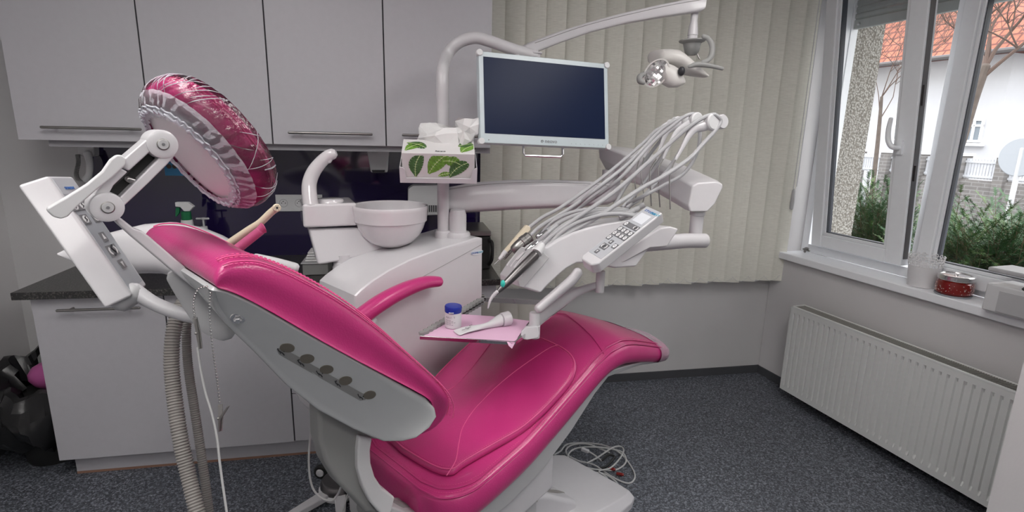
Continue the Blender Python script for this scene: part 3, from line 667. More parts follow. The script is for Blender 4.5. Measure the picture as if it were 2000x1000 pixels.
stn = [(A0-.010, .55, .01), (A0-.008, .85, 0), (A0, .98, 0), (A0+.006, 1, 0), (A0+.02, 1, 0), (A0+.045, 1, 0), (A0+.08, 1, 0), (A0+.13, 1, 0), (.08, 1, 0), (.16, 1, 0), (.24, 1, 0), (.32, 1, 0), (.41, 1, 0), (.48, 1, 0), (.55, 1, 0), (.60, 1, 0), (.64, 1, 0), (.68, 1, 0), (.72, 1, 0), (.77, 1, 0), (.83, 1, 0), (.91, 1, 0), (1.0, 1, 0), (1.08, 1, 0), (1.16, 1, 0), (1.20, 1, 0), (1.235, 1, 0), (1.258, 1, 0), (1.272, .97, 0), (1.279, .8, 0), (1.281, .5, .008)]
g = G(); g.loft([seat_ring(*s) for s in stn]); seat = g.obj('seat_cushion', 'pink', chair, sub=1)
# piping and stitching that follow the cushion edge
def edge_path(inset, dz, n=90, a_to=1.08):
    pts = []
    for i in range(n): a = a_to+(A0+inset-a_to)*(i/(n-1))**1.; b = seat_b(a, inset); pts.append((a, b))
    far = [(a, WS-b) for a, b in pts[::-1]]; out = []
    for a, b in pts+far: out.append(W(a, b, seat_top(a, b)+dz))
    return out
g = G(); g.tube(edge_path(.004, .000, 80), .0032, 6, 1, smoothp=False); g.tube(edge_path(.022, .001, 80), .0026, 6, 1, smoothp=False); g.obj('piping', 'pink', seat)
def stitches(g, path, pitch=.008, ln=.0048, r=.0009, n=None):
    acc = 0; i = 0; P = [Vector(p) for p in path]; L = [0]
    for a, b in zip(P, P[1:]): L.append(L[-1]+(b-a).length)
    s = 0; k = 0
    def at(q):
        nonlocal k
        while k < len(L)-2 and L[k+1] < q: k += 1
        t = (q-L[k])/max(L[k+1]-L[k], 1e-6); return P[k].lerp(P[k+1], t)
    while s+ln < L[-1]:
        a = at(s); b = at(s+ln); d = (b-a)
        if d.length > 1e-5:
            e1, e2 = perp(d.normalized()); g.loft([[a+e1*r, a+e2*r, a-e1*r, a-e2*r], [b+e1*r, b+e2*r, b-e1*r, b-e2*r]])
        s += pitch
g = G(); stitches(g, edge_path(.030, .0012, 80)); stitches(g, edge_path(.013, .0012, 80)); g.obj('stitching', 'pink_thread', seat, smooth=False)
# knee seam across the cushion
g = G(); kn = [W(.60+.10*(1-abs(q)), WS/2+q*(WS/2-.015), seat_top(.60+.10*(1-abs(q)), WS/2+q*(WS/2-.015))+.0006) for q in [(-1+i/20) for i in range(41)]]
g.tube(kn, .0018, 5, 1, smoothp=False); stitches(g, [p+Vector((0, 0, .0012)) for p in kn]); g.obj('knee_seam', 'pink', seat)
# --- raised overlay pad on the seat
NEAR = [(-.085, .30), (-.075, .16), (-.05, .092), (.0, .082), (.15, .048), (.28, .026), (.40, .022), (.46, .032), (.497, .062), (.512, .12), (.512, .25)]
cen = (.2, WS/2)
full = NEAR+[(a, WS-b) for a, b in NEAR[::-1][1:]]; full = full[:-1]
ov = []
P2, _ = spline([Vector((a, b, 0)) for a, b in full+[full[0]]], [0]*(len(full)+1), 4); P2 = P2[:-1]
def ov_ring(k, dz):
    out = []
    for p in P2:
        a = cen[0]+(p.x-cen[0])*k; b = cen[1]+(p.y-cen[1])*k; dip = .0
        out.append(W(a, b, seat_top(a, b)+dz))
    return out
g = G(); g.loft([ov_ring(.985, -.003), ov_ring(1., .004), ov_ring(1.0, .014), ov_ring(.985, .021), ov_ring(.95, .024), ov_ring(.85, .027), ov_ring(.65, .030), ov_ring(.4, .032), ov_ring(.15, .032)]); 
pad = g.obj('overlay_pad', 'pink', chair, sub=1)
g = G(); g.tube(ov_ring(.978, .0225)+[ov_ring(.978, .0225)[0]], .0020, 6, 1, smoothp=False); rr_ = ov_ring(.955, .0245); stitches(g, rr_+[rr_[0]])
for sgn in (0, 1):
    sm = [(-.07, .085), (-.02, .105), (.03, .15), (.09, .195), (.2, .228), (.33, .215), (.46, .175), (.50, .15)]
    pth = []
    for a, b in sm: pth.append(Vector((a, WS-b+.05 if sgn else b, 0)))
    pth, _ = spline(pth, [0]*len(pth), 6); q = [W(p.x, p.y, seat_top(p.x, p.y)+.0265+.005*min(1, (p.x+.07)/.2)) for p in pth]
    g.tube(q, .0018, 5, 1, smoothp=False); stitches(g, [v+Vector((0, 0, .0014)) for v in q])
g.obj('seam', 'pink_thread', pad)
# --- clear film over the foot end
def foot_ring(a, off):
    r = seat_ring(a); c = sum(r, Vector())/len(r); return [p+(p-c).normalized()*off*(1+.4*math.sin(i*2.1+a*40)) for i, p in enumerate(r)]
g = G(); g.loft([foot_ring(a, .005) for a in (1.045, 1.08, 1.12, 1.16, 1.20, 1.225, 1.25, 1.268)]+[[p+CH.u*.010 for p in foot_ring(1.276, .001)]], caps=False)
tag(g.obj('foot_cover', 'film_foot', None, sub=1), 'clear crinkled plastic film over the foot end of the chair', 'plastic cover')
# --- seat frame below the cushion
def fr_ring(a, ins, dep):
    b0 = seat_b(max(A0+.06, min(A1-.1, a)))+ins; b1 = WS-b0; z1 = lerp(a, ZE)-lerp(a, TH)+.004; z0 = z1-dep
    return [W(a, b0, z1), W(a, b1, z1), W(a, b1-.01, z0), W(a, b1-.06, z0-.012), W(a, b0+.06, z0-.012), W(a, b0+.01, z0)]
g = G(); g.loft([fr_ring(a, .018, d_) for a, d_ in ((-.08, .05), (0, .07), (.15, .09), (.3, .10), (.45, .085), (.58, .05), (.66, .03), (.9, .018), (1.1, .012))]); g.obj('seat_frame', 'grey_light', chair, bevel=.006)
# lower housing between frame and base, base plate
g = G()
def hz(a): return lerp(a, ZE)-lerp(a, TH)-.06
g.loft([[W(a, .06, z1), W(a, .50, z1), W(a, .50, z0), W(a, .06, z0)] for a, z1, z0 in ((-.02, hz(-.02), .36), (.10, hz(.1), .34), (.24, hz(.24), .33), (.40, hz(.4)-.015, .36))]); g.obj('lower_housing', 'white_arm', chair, bevel=.012)
g = G(); g.loft([[W(a, .09, z1), W(a, .47, z1), W(a, .47, .10), W(a, .09, .10)] for a, z1 in ((-.05, .37), (.12, .36), (.36, .38))]); g.obj('lift_column', 'grey_light', chair, bevel=.02)
def base_ring(a, z, b0, r=.05):
    b1 = .56-b0; return [W(a, b0, .0), W(a, b0, z*.5), W(a, b0+.03, z*.93), W(a, b0+.08, z), W(a, b1-.08, z), W(a, b1-.03, z*.93), W(a, b1, z*.5), W(a, b1, .0)]
g = G(); g.loft([base_ring(*q) for q in ((-.10, .06, .12), (-.08, .12, .08), (-.02, .15, .04), (.2, .165, .03), (.45, .15, .03), (.62, .125, .03), (.80, .09, .03), (.93, .062, .04), (.985, .045, .06), (1.0, .02, .08))]); base = g.obj('base', 'white_arm', chair, bevel=.006)
g = G(); g.tube([W(.30, .10, .30), W(.42, .14, .27), W(.54, .17, .20), W(.62, .19, .14)], .022, 10, 6, flat=.4, fdir=CH.v); g.obj('link_rod', 'grey_hose', chair)
g = G(); g.loft([[W(a, .12, z1), W(a, .44, z1), W(a, .44, z0), W(a, .12, z0)] for a, z1, z0 in ((.34, .33, .12), (.46, .27, .12), (.56, .20, .11), (.64, .15, .10))]); g.obj('base_cowl', 'white_arm', chair, bevel=.02)
# --- backrest lift arm cover and its white band
def sp_(pts, b0, b1): return [S(x, y, b0) for x, y in pts], CH.v*(b1-b0)
cov = [(622, 790), (720, 790), (765, 862), (712, 858), (702, 880), (700, 915), (710, 952), (728, 985), (742, 1003), (716, 1003), (690, 975), (660, 945), (636, 905), (624, 860)]
p_, v_ = sp_(cov, .14, .20); g = G(); g.prism(p_, v_); g.obj('lift_arm_cover', 'grey_cover', chair, bevel=.012)
band = [(702, 852), (728, 856), (724, 880), (725, 905), (733, 932), (748, 955), (772, 972), (764, 1003), (742, 1003), (724, 982), (708, 950), (699, 915), (699, 880)]
p_, v_ = sp_(band, .125, .215); g = G(); g.prism(p_, v_); g.obj('lift_arm_band', 'white_matte', chair, bevel=.006)
q0 = W(-.30, .28, .58); g = G(); g.loft([[W(a, .16, z1), W(a, .22, z1), W(a, .22, z0), W(a, .16, z0)] for a, z1, z0 in ((-.30, .62, .55), (-.22, .56, .44), (-.10, .48, .30), (0, .42, .25))]); g.obj('lift_lever', 'grey_cover', chair, bevel=.02)
g = G(); g.loft([[W(a, .13, z), W(a, .24, z), W(a+.02, .24, z-.05), W(a+.02, .13, z-.05)] for a, z in ((-.255, .60), (-.17, .52), (-.06, .46), (.05, .44))]); g.obj('lever_cover', 'grey_light', chair, bevel=.01)
# --- backrest shell
FB = .095
TOPL = [(410, 566), (418, 560), (445, 565), (500, 591), (600, 649), (700, 704), (780, 748), (830, 775), (848, 795)]
BOTL = [(414, 585), (422, 606), (440, 632), (500, 690), (560, 752), (620, 800), (690, 838), (748, 862), (785, 862)]
top2 = [CH.az_(x, y, 0.) for x, y in TOPL]; bot2 = [CH.az_(x, y, FB*w) for (x, y), w in zip(BOTL, (.3, .45, .6, .85, 1, 1, .9, .7, .45))]
endp = [CH.az_(x, y, FB*w) for x, y, w in ((852, 812, .0), (838, 835, .05), (812, 855, .2))]
sh_prof = top2+endp+bot2[::-1]
def insetp(P, d, c=None):            # pull a profile towards its inside
    n = len(P); out = []
    ar = sum(P[i][0]*P[(i+1) % n][1]-P[(i+1) % n][0]*P[i][1] for i in range(n)); sg = 1 if ar > 0 else -1
    for i in range(n):
        a = Vector(P[i-1]); b = Vector(P[i]); c = Vector(P[(i+1) % n]); t1 = (b-a).normalized(); t2 = (c-b).normalized()
        nn_ = Vector((-(t1.y+t2.y), t1.x+t2.x))*sg
        nn_ = nn_.normalized() if nn_.length > 1e-6 else Vector((0, 0)); out.append((b.x+nn_.x*d, b.y+nn_.y*d))
    return out
BW = .50
def lerpP(P, t): t *= len(P)-1; i = min(int(t), len(P)-2); f = t-i; return P[i][0]+(P[i+1][0]-P[i][0])*f, P[i][1]+(P[i+1][1]-P[i][1])*f
def sring(b, d, deep=0.):
    out = []; P = insetp(sh_prof, d)
    for i, (a, z) in enumerate(P):
        if i > len(top2) and b > .03:      # the back of the shell gets shallower towards the far side
            j = i-len(top2)-3; tj = max(0, min(1, (len(bot2)-1-j)/(len(bot2)-1))); ta, tz = lerpP(top2, tj); q = min(1, (b-.03)/.40)**.8*.95; a, z = a+(ta-a)*q, z+(tz-z)*q
        m_ = len(top2); wi = 0 if i < m_ else ((.0, .05, .2)[i-m_] if i < m_+3 else (.45, .7, .9, 1, 1, .85, .6, .45, .3)[i-m_-3])
        out.append(W(a, b+FB*wi*max(0, 1-max(0, b)/.3), z))
    return out
g = G(); srs = [sring(b, d, k) for b, d, k in ((-.006, .007, 0), (-.0052, .0045, 0), (-.002, .0015, 0), (.004, .0, 0), (.014, .0, .0), (.05, .0, .012), (.15, 0, .03), (BW/2, 0, .035), (BW-.15, 0, .03), (BW-.05, 0, .012), (BW-.012, 0, 0), (BW+.002, .002, 0), (BW+.004, .006, 0))]; g.loft(srs, caps=False)
for pr_ in (srs[0], srs[-1]):
    n_ = len(pr_)
    for i in range(n_//2):
        for k_ in range(10):
            t0, t1 = k_/10, (k_+1)/10
            g.quad(pr_[i].lerp(pr_[n_-1-i], t0), pr_[i+1].lerp(pr_[n_-2-i], t0), pr_[i+1].lerp(pr_[n_-2-i], t1), pr_[i].lerp(pr_[n_-1-i], t1))
shell = g.obj('backrest_shell', 'grey_shell', chair, angle=50, bevel=0, weld=True)
# --- backrest cushion
OUT = [(412, 553), (416, 528), (432, 512), (455, 504), (500, 503), (550, 519), (600, 543), (650, 571), (700, 605), (750, 645), (800, 690), (850, 736), (876, 766), (886, 792), (883, 815), (870, 842), (845, 860), (815, 866)]
INN = [(422, 560), (432, 562), (445, 566), (465, 574), (500, 592), (550, 620), (600, 650), (650, 678), (700, 705), (740, 726), (790, 752), (820, 768), (835, 778), (845, 790), (848, 805), (838, 832), (822, 848), (808, 856)]
O2 = [CH.az_(x, y, 0.) for x, y in OUT]; I2 = [CH.az_(x, y, 0.) for x, y in INN]
def bs(i, b): return .042*max(0, min(1, (i-12)/4))*max(0, 1-max(0, b)/.1)
def pad_ring(b, h, crown=0., ins=0.):
    o = []
    for i, ((oa, oz), (ia, iz)) in enumerate(zip(O2, I2)):
        s_ = 1-abs(i-8)/9.; k = h-crown*max(0, s_); o.append(W(ia+(oa-ia)*k, b+bs(i, b), iz+(oz-iz)*k))
    inn = [W(a, b+bs(i, b), z) for i, (a, z) in enumerate(I2)]
    return o+inn[::-1]
hh = [(-.006, .30), (-.014, .55), (-.012, .78), (-.004, .90), (.003, .935), (.008, .93), (.016, .955), (.03, .985), (.06, 1.0), (.12, 1.0), (BW/2, .95), (BW-.12, 1.0), (BW-.06, 1.0), (BW-.03, .985), (BW-.016, .955), (BW-.008, .93), (BW-.003, .935), (BW+.004, .90), (BW+.012, .78), (BW+.014, .55), (BW+.006, .30)]
g = G(); prs = [pad_ring(b, h) for b, h in hh]; g.loft(prs, caps=False)
for pr_ in (prs[0], prs[-1]):
    m_ = len(pr_)
    for i in range(m_//2-1): g.quad(pr_[i], pr_[i+1], pr_[m_-2-i], pr_[m_-1-i])
bp_ = g.obj('backrest_cushion', 'pink', chair, sub=1, weld=True)
def padline(b, h, i0=2, i1=15): return [W(I2[i][0]+(O2[i][0]-I2[i][0])*h, b, I2[i][1]+(O2[i][1]-I2[i][1])*h) for i in range(i0, i1)]
g = G()
for b, h in ((-.0065, .925), (.020, 1.0), (BW-.020, 1.0)):
    q, _ = spline([Vector(p) for p in padline(b, h)], [0]*13, 6); g.tube(q, .0017, 5, 1, smoothp=False)
for b, h in ((-.0125, .885), (.010, .985), (.028, 1.022)):
    q, _ = spline([Vector(p) for p in padline(b, h)], [0]*13, 6); stitches(g, q, .009, .0055, .0011)
g.obj('stitching', 'pink_thread', bp_, smooth=False)
# --- buttons and strip on the shell side
side_b = -.0064
_f0, _f1, _f2 = W(*top2[4][:1], -.006, top2[4][1]), W(top2[6][0], -.006, top2[6][1]), W(bot2[5][0], FB-.006, bot2[5][1])
FN = (_f1-_f0).cross(_f2-_f0).normalized(); FN = FN if FN.dot(FW) < 0 else -FN
from mathutils.bvhtree import BVHTree
_o = world_off(shell); _bt = BVHTree.FromPolygons([v.co+_o for v in shell.data.vertices], [tuple(p.vertices) for p in shell.data.polygons])
def SF(px, py): return _bt.ray_cast(CAM, ray(px, py).normalized())[0]
def SN(px, py): n = _bt.ray_cast(CAM, ray(px, py).normalized())[1]; return n if n.dot(FW) < 0 else -n
def sdisc(g, px, py, rad, b, h, n=28, sq=1.): nv = SN(px, py); c = SF(px, py)-nv*.002; g.lathe(c, nv, [(rad*.2, 0), (rad, 0), (rad*.97, h), (rad*.2, h)], n)
for k, (x, y) in enumerate(((561, 679), (600, 700), (638, 721), (675, 743), (722, 771))):
    g = G(); sdisc(g, x, y, .0150, side_b+.001, .0038); bt_ = g.obj('button', 'brown_button', shell)
g = G(); sp0, sp1 = SF(541, 681), SF(714, 780); dv = (sp1-sp0); rows = [[], []]
for i in range(25):
    t = i/24; x, y = 541+173*t, 681+99*t; hw_ = 7.5*math.sqrt(max(.02, 1-max(0, abs(t-.5)-.46)**2/.04**2)); n_ = SN(x, y)
    for k_, sg_ in ((0, -1), (1, 1)): rows[k_].append(SF(x-.5*sg_*hw_, y+.87*sg_*hw_)+n_*.0007)
for i in range(24): g.quad(rows[0][i], rows[0][i+1], rows[1][i+1], rows[1][i])
up_ = (rows[0][12]-rows[1][12]).normalized(); strip = g.obj('icon_strip', 'strip_grey', shell, smooth=False)
for k, (x, y) in enumerate(((549, 686), (588, 708), (624, 729), (660, 749), (704, 774))):   # small chair pictograms
    c = SF(x, y)+SN(x, y)*.0016; ex = dv.normalized(); g = G()
    g.tube([c-ex*.010+up_*.003, c-ex*.003-up_*.002, c+ex*.004-up_*.001, c+ex*.010-up_*.004], .0011, 5, 3); g.tube([c-ex*.001, c+ex*.001-up_*.005], .001, 5, smoothp=False); g.ball(c-ex*(.008 if k % 2 else -.006)+up_*.006, .0016, 6); g.obj('pictogram', 'ink_dark', strip)
g = G(); c = SF(465, 621)-FN*.0; g.lathe(c, FN, [(.004, 0), (.009, 0), (.0085, .004), (.0075, .008), (.005, .010), (.001, .010)], 6); g.lathe(c, FN, [(.004, 0), (.0145, .0), (.0135, .002), (.008, .003)], 24); g.obj('chrome_knob', 'chrome', shell)
# --- far armrest
ar = [S(706, 618, .53), S(745, 590, .53), S(790, 566, .54), S(830, 552, .545), S(856, 550, .545)]
g = G(); g.tube(ar, [.030, .030, .028, .024, .020], 14, 6, flat=1.1, fdir=CH.v); g.obj('armrest', 'pink', chair)
g = G(); g.tube([W(-.18, .50, .93), W(-.12, .52, .93), W(-.04, .53, .98)], .018, 12); g.obj('armrest_bracket', 'grey_light', chair)
# --- headrest with its articulated arm
HC = (-.602, 1.553); e1 = (.57, -.822); nn2 = (.822, .57)
def HP(s, b, n): k = .9*b*b-.24*b; n = n*.76; a = HC[0]+e1[0]*s+nn2[0]*(n+k); z = HC[1]+e1[1]*s+nn2[1]*(n+k); return W(a, HB+b, z)
HB = .275
def hring(sc, n, m_=36, sh=0.):
    out = []
    for i in range(m_):
        t = 6.2831853*i/m_; c, s = math.cos(t), math.sin(t); ex = 2.0 if c < 0 else 2.0
        b_ = math.copysign(abs(s)**.95, s)*.104*sc; h_ = math.copysign(abs(c)**.9, c)*.150*sc
        out.append(HP(h_+sh, b_, n))
    return out
g = G(); g.loft([hring(.35, .006), hring(.70, .004), hring(.86, .006), hring(.97, .016), hring(1.035, .038), hring(1.04, .058), hring(1.01, .08), hring(.93, .098), hring(.78, .108), hring(.55, .110), hring(.3, .106)]); hr = g.obj('headrest_cushion', 'pink', chair, sub=1)
g = G(); r1_ = hring(1.022, .072, 60); g.tube(r1_+[r1_[0]], .0018, 5, 1, smoothp=False); stitches(g, hring(1.005, .083, 60)); stitches(g, hring(1.043, .062, 60)); g.obj('stitching', 'pink_thread', hr, smooth=False)
g = G(); g.loft([hring(.3, -.010), hring(.72, -.008), hring(.80, -.002), hring(.84, .006), hring(.82, .012)]); g.obj('headrest_back_plate', 'plate_white', chair, sub=1)
# disposable cover
g = G(); nr = 96; rg = []
def wob(sc, n, amp, fr_, ph=0):
    base_ = hring(sc, n, nr); return [p+((p-HP(0, 0, n)).normalized())*amp*math.sin(i*fr_+ph+1.3*math.sin(i*.7)) for i, p in enumerate(base_)]
rg = [wob(.80, -.012, .002, 1.9), wob(.88, -.008, .003, 2.3), wob(.98, .008, .002, 2.1), wob(1.055, .032, .0015, 1.3), wob(1.072, .055, .001, 1.1), wob(1.055, .08, .001, .9), wob(.98, .103, .001, .8), wob(.84, .116, .001, .8), wob(.6, .119, 0, 1), wob(.3, .116, 0, 1)]
g.loft(rg, caps=False); hcv = tag(g.obj('headrest_cover', 'film', None, recalc=False), 'clear crinkled plastic cover stretched over the pink headrest', 'plastic cover')
g = G()
ins_ = [wob(.70, -.013, .003, 2.7), wob(.80, -.0135, .004, 2.2), wob(.90, -.004, .003, 2.5), wob(.99, .010, .002, 2.), wob(1.02, .018, .001, 2.)]
g.loft(ins_, caps=False); g.obj('gathered_edge', 'film_gather', hcv, recalc=False)
g = G(); q = wob(.80, -.016, .004, 2.4, 1); g.tube(q+[q[0]], .0028, 5, 1, smoothp=False); q = wob(.86, -.012, .003, 2.9, 1); g.tube(q+[q[0]], .0018, 5, 1, smoothp=False); g.obj('elastic', 'film_gather', hcv)
# creases: fine glossy ridges of the film across the side
g = G(); rn = random.Random(3)
for i in range(60):
    t0 = rn.uniform(0, 6.283); row = []; tw = rn.uniform(-.10, .10)
    seq = [(1.0, .018), (1.056, .034), (1.076, .055), (1.058, .081), (.99, .103)]
    a_, b_ = sorted(rn.sample(range(5), 2)) if rn.random() < .6 else (0, 4)
    if b_-a_ < 2: b_ = min(4, a_+2); a_ = b_-2
    for j in range(a_, b_+1):
        sc, n = seq[j]; t = t0+tw*j; c, s = math.cos(t), math.sin(t)
        row.append(HP(math.copysign(abs(c)**.9, c)*.150*sc, math.copysign(abs(s)**.95, s)*.104*sc, n))
    g.tube(row, [.0004]+[.0009]*(len(row)-2)+[.0004], 4, 3, round_ends=False)
g.obj('crease', 'film_gather', hcv)
# articulated arm: discs, twin rails, pin, lever and blade
arm = G()
def disc_at(px, py, r, b, name='hinge_disc'):
    c = S(px, py, b); g = G(); g.lathe(c+CH.v*.05, -CH.v, [(r*.6, -.0), (r, .0), (r, .044), (r*.96, .05), (r*.8, .052), (r*.2, .052)], 36); o = g.obj(name, 'white_plastic', chair)
    g = G(); g.lathe(c-CH.v*.002, -CH.v, [(.001, 0), (r*.40, 0), (r*.40, .0015), (r*.33, .0022), (.001, .0022)], 28); s_ = g.obj('cap_ring', 'steel', o)
    g = G(); g.lathe(c-CH.v*.0042, -CH.v, [(.001, 0), (r*.34, 0), (r*.32, .0008), (.001, .0008)], 28); g.obj('cap_face', 'grey_light', o)
    g = G(); g.lathe(c-CH.v*.005, -CH.v, [(.001, 0), (r*.11, 0), (r*.11, .001), (.001, .001)], 6); g.obj('hex_socket', 'button_plate', o)
bA = .17
disc_at(318, 282, .0272, bA); disc_at(210, 405, .0272, bA-.004)
def rail(name, pts, b0, b1, m='white_plastic', bev=.003):
    p_, v_ = sp_(pts, b0, b1); g = G(); g.prism(p_, v_); return g.obj(name, m, chair, bevel=bev)
rail('rail', [(296, 268), (308, 262), (318, 284), (294, 296), (252, 334), (228, 322), (284, 274)], bA+.002, bA+.05)
rail('rail', [(228, 324), (250, 336), (222, 362), (206, 392), (178, 398), (192, 368)], bA+.002, bA+.05)
rail('rail', [(322, 280), (343, 290), (342, 304), (326, 322), (290, 358), (240, 405), (222, 412), (222, 392), (232, 388), (308, 312)], bA+.002, bA+.05)
rail('dark_slot', [(290, 300), (312, 305), (228, 392), (210, 378)], bA+.028, bA+.045, 'rubber_black', 0)  # black sheet stands in for the shade in the open slot between the rails
g = G(); g.tube([S(250, 350, bA+.02), S(276, 358, bA+.02)], .0062, 12, smoothp=False); g.obj('pin', 'tap_metal', chair)
rail('lever', [(238, 303), (247, 311), (246, 322), (222, 345), (190, 370), (150, 405), (133, 423), (120, 428), (104, 424), (93, 414), (92, 407), (130, 385), (170, 360), (200, 335), (216, 312), (228, 303)], bA-.012, bA+.004, 'white_matte', .003)
rail('neck_blade', [(212, 420), (234, 424), (262, 446), (278, 452), (292, 462), (345, 508), (420, 566), (424, 588), (400, 580), (330, 524), (280, 482), (256, 462), (232, 440)], bA+.012, bA+.035, 'white_plastic', .004)
g = G(); g.tube([S(346, 540, bA+.05), S(380, 585, bA+.05), S(412, 625, bA+.04), S(440, 640, bA+.03)], [.020, .027, .03, .03], 14, 6, flat=.55, fdir=CH.v); g.obj('neck_housing', 'grey_light', chair)

# ================================================================== ASSISTANT PANEL AND ITS ARM
def panel_geo(A, Lp, Tp, Wp, bev=.006):
    A = Vector(A); L = Vector(Lp)-A; T = Vector(Tp)-A; W_ = Vector(Wp)-Vector(Tp)
    return A, L, T, W_
A_ = D(33, 362, 1.20); Lv = D(205, 603, 1.27)-A_; B_ = D(93, 343, 1.235); Wv = (D(141, 344, 1.37)-B_); Tv = B_-A_
ap = thing('keypad_console', 'white keypad panel on a tube arm left of the chair back', 'control panel', D(330, 590, 1.38))
g = G(); pr = [A_, B_, B_+Wv, A_+Wv]; g.prism(pr, Lv); g.obj('housing', 'white_plastic', ap, bevel=.006)
nf = Lv.cross(Wv).normalized(); nf = nf if nf.dot(Tv) > 0 else -nf
lu, wu = Lv.normalized(), Wv.normalized(); LL, WW = Lv.length, Wv.length
def onp(l, w, h=.0): return B_+Lv*l+Wv*w+nf*h
g = G(); g.prism([onp(.03, .10), onp(.95, .10), onp(.95, .92), onp(.03, .92)], nf*.0008); kf = g.obj('keypad_face', 'keypad_grey', ap, smooth=False)
g = G(); g.prism([onp(.02, .08), onp(.15, .08), onp(.15, .90), onp(.02, .90)], nf*.0012); g.obj('label_field', 'keypad_light', ap, smooth=False)
def key(parent, c, ex, ey, nf, w, h, kind='oval', txt=None):
    g = G(); g.box(c+nf*.0008, ex*w, ey*h, nf*.0008); b = g.obj('key', 'button_plate', parent, smooth=False)
    g = G(); n = 20
    if kind == 'oval': g.prism([c+nf*.0016+ex*math.cos(6.283*i/n)*w*.72+ey*math.sin(6.283*i/n)*h*.80 for i in range(n)], nf*.0004)
    elif kind == 'up': g.prism([c+nf*.0016+ey*h*.7, c+nf*.0016-ey*h*.5+ex*w*.5, c+nf*.0016-ey*h*.5-ex*w*.5], nf*.0004)
    elif kind == 'down': g.prism([c+nf*.0016-ey*h*.7, c+nf*.0016+ey*h*.5+ex*w*.5, c+nf*.0016+ey*h*.5-ex*w*.5], nf*.0004)
    elif kind == 'arrows':
        for s in (-1, 1): g.prism([c+nf*.0016+ex*(math.cos(t)*w*rr) *s+ey*math.sin(t)*h*rr for rr, ts in ((.9, (-.9, -.3, .3, .9)), (.62, (.9, .3, -.3, -.9))) for t in ts], nf*.0004)
    g.obj('key_mark', 'button_white', b, smooth=False)
    g = G(); r = w*.33
    if kind == 'oval': g.tube([c+nf*.0022+ex*r*.6+ey*r*.8, c+nf*.0022-ex*r*.5+ey*r*.3, c+nf*.0022+ex*r*.5-ey*r*.3, c+nf*.0022-ex*r*.6-ey*r*.8], w*.07, 4, 4); g.obj('symbol', 'ink_dark', b)
    if kind == 'arrows': g.tube([c+nf*.0022+ex*r*.8+ey*r*1.2, c+nf*.0022-ex*r*.6+ey*r*.6, c+nf*.0022+ex*r*.6-ey*r*.6, c+nf*.0022-ex*r*.8-ey*r*1.2], w*.07, 4, 4); g.obj('symbol', 'ink_dark', b)
kw = WW*.15; kh = LL*.038
for l, w in ((.25, .18), (.25, .50), (.25, .82), (.36, .25), (.36, .74)): key(kf, onp(l, w, .001), wu, -lu, nf, kw, kh)
key(kf, onp(.52, .50, .001), wu, -lu, nf, kw*.8, kh, 'up'); key(kf, onp(.64, .50, .001), wu, -lu, nf, kw*1.5, kh*1.25, 'arrows'); key(kf, onp(.76, .50, .001), wu, -lu, nf, kw*.8, kh, 'down')
text_on('logo_text', 'STOMADENT', .010, onp(.115, .28, .0022), wu, -lu, 'ink_blue', ap)
g = G(); g.tube([D(238, 585, 1.33), D(262, 572, 1.34)], [.03, .026], 16, smoothp=False); g.obj('swivel_joint', 'grey_light', ap)
g = G(); g.tube([D(262, 568, 1.34), D(300, 592, 1.35), D(345, 610, 1.365), D(390, 620, 1.38), D(440, 622, 1.41)], [.020, .017, .017, .0175, .018], 18, 6); g.obj('arm_tube', 'white_plastic', ap)
# ================================================================== UNIT BODY, RINSING BOWL
def slab(stations, thick, dirv, p=3.2, n=20, g=None):
    """loft of rounded sections: station = (x, y_top, x2, y_bottom, distance[, thickness])"""
    g = g or G(); rings = []; dirv = Vector(dirv).normalized()
    for st_ in stations:
        a = D(st_[0], st_[1], st_[4]); b = D(st_[2], st_[3], st_[4]); th = st_[5] if len(st_) > 5 else thick
        c = (a+b)/2+dirv*th/2; h = (a-b)/2; r = []
        for i in range(n):
            t = 6.2831853*(i+.5)/n; cs, sn = math.cos(t), math.sin(t)
            r.append(c+h*math.copysign(abs(sn)**(2/p), sn)+dirv*(th/2)*math.copysign(abs(cs)**(2/p), cs))
        rings.append(r)
    g.loft(rings); return g
UB0, UB1 = .60, .875
def U(px, py, b=UB0): return S(px, py, b)
un = thing('treatment_unit', 'white unit body with round rinsing bowl and curved pole', 'dental unit', W(.2, .74, 0))
topc = [CH.az_(x, y, UB0) for x, y in ((694, 578), (706, 566), (730, 547), (760, 528), (800, 508), (850, 489), (900, 474), (932, 464), (943, 465))]
prof = topc+[(topc[-1][0]+.004, .42), (topc[0][0]-.002, .42), (topc[0][0]-.004, topc[0][1]-.03)]
g = G(); rg = []
for b, d in ((UB0, .012), (UB0+.002, .004), (UB0+.008, 0), (UB1-.01, 0), (UB1, .008)): rg.append([W(a, b, z) for a, z in insetp(prof, d)])
g.loft(rg); ubody = g.obj('unit_body', 'white_plastic', un, angle=30)
g = G(); g.tube([U(735, 590)-CH.v*.0006, U(940, 478)-CH.v*.0006], .0012, 4, smoothp=False); g.obj('panel_groove', 'strip_grey', ubody)
g = G(); c = U(931, 493)-CH.v*.001; g.prism([c+CH.u*math.cos(6.283*i/24)*.034+Vector((0, 0, 1))*(math.sin(6.283*i/24)*.012)+CH.u*0 for i in range(24)], -CH.v*.0012); lg = g.obj('logo_badge', 'lcd', ubody, smooth=False)
text_on('logo_text', 'STOMA', .0115, c-CH.u*.031-Vector((0, 0, .004))-CH.v*.0016, CH.u, (0, 0, 1), 'ink_blue', lg); text_on('logo_text', 'DENT', .010, c+CH.u*.008-Vector((0, 0, .004))-CH.v*.0016, CH.u, (0, 0, 1), 'ink_cyan', lg)
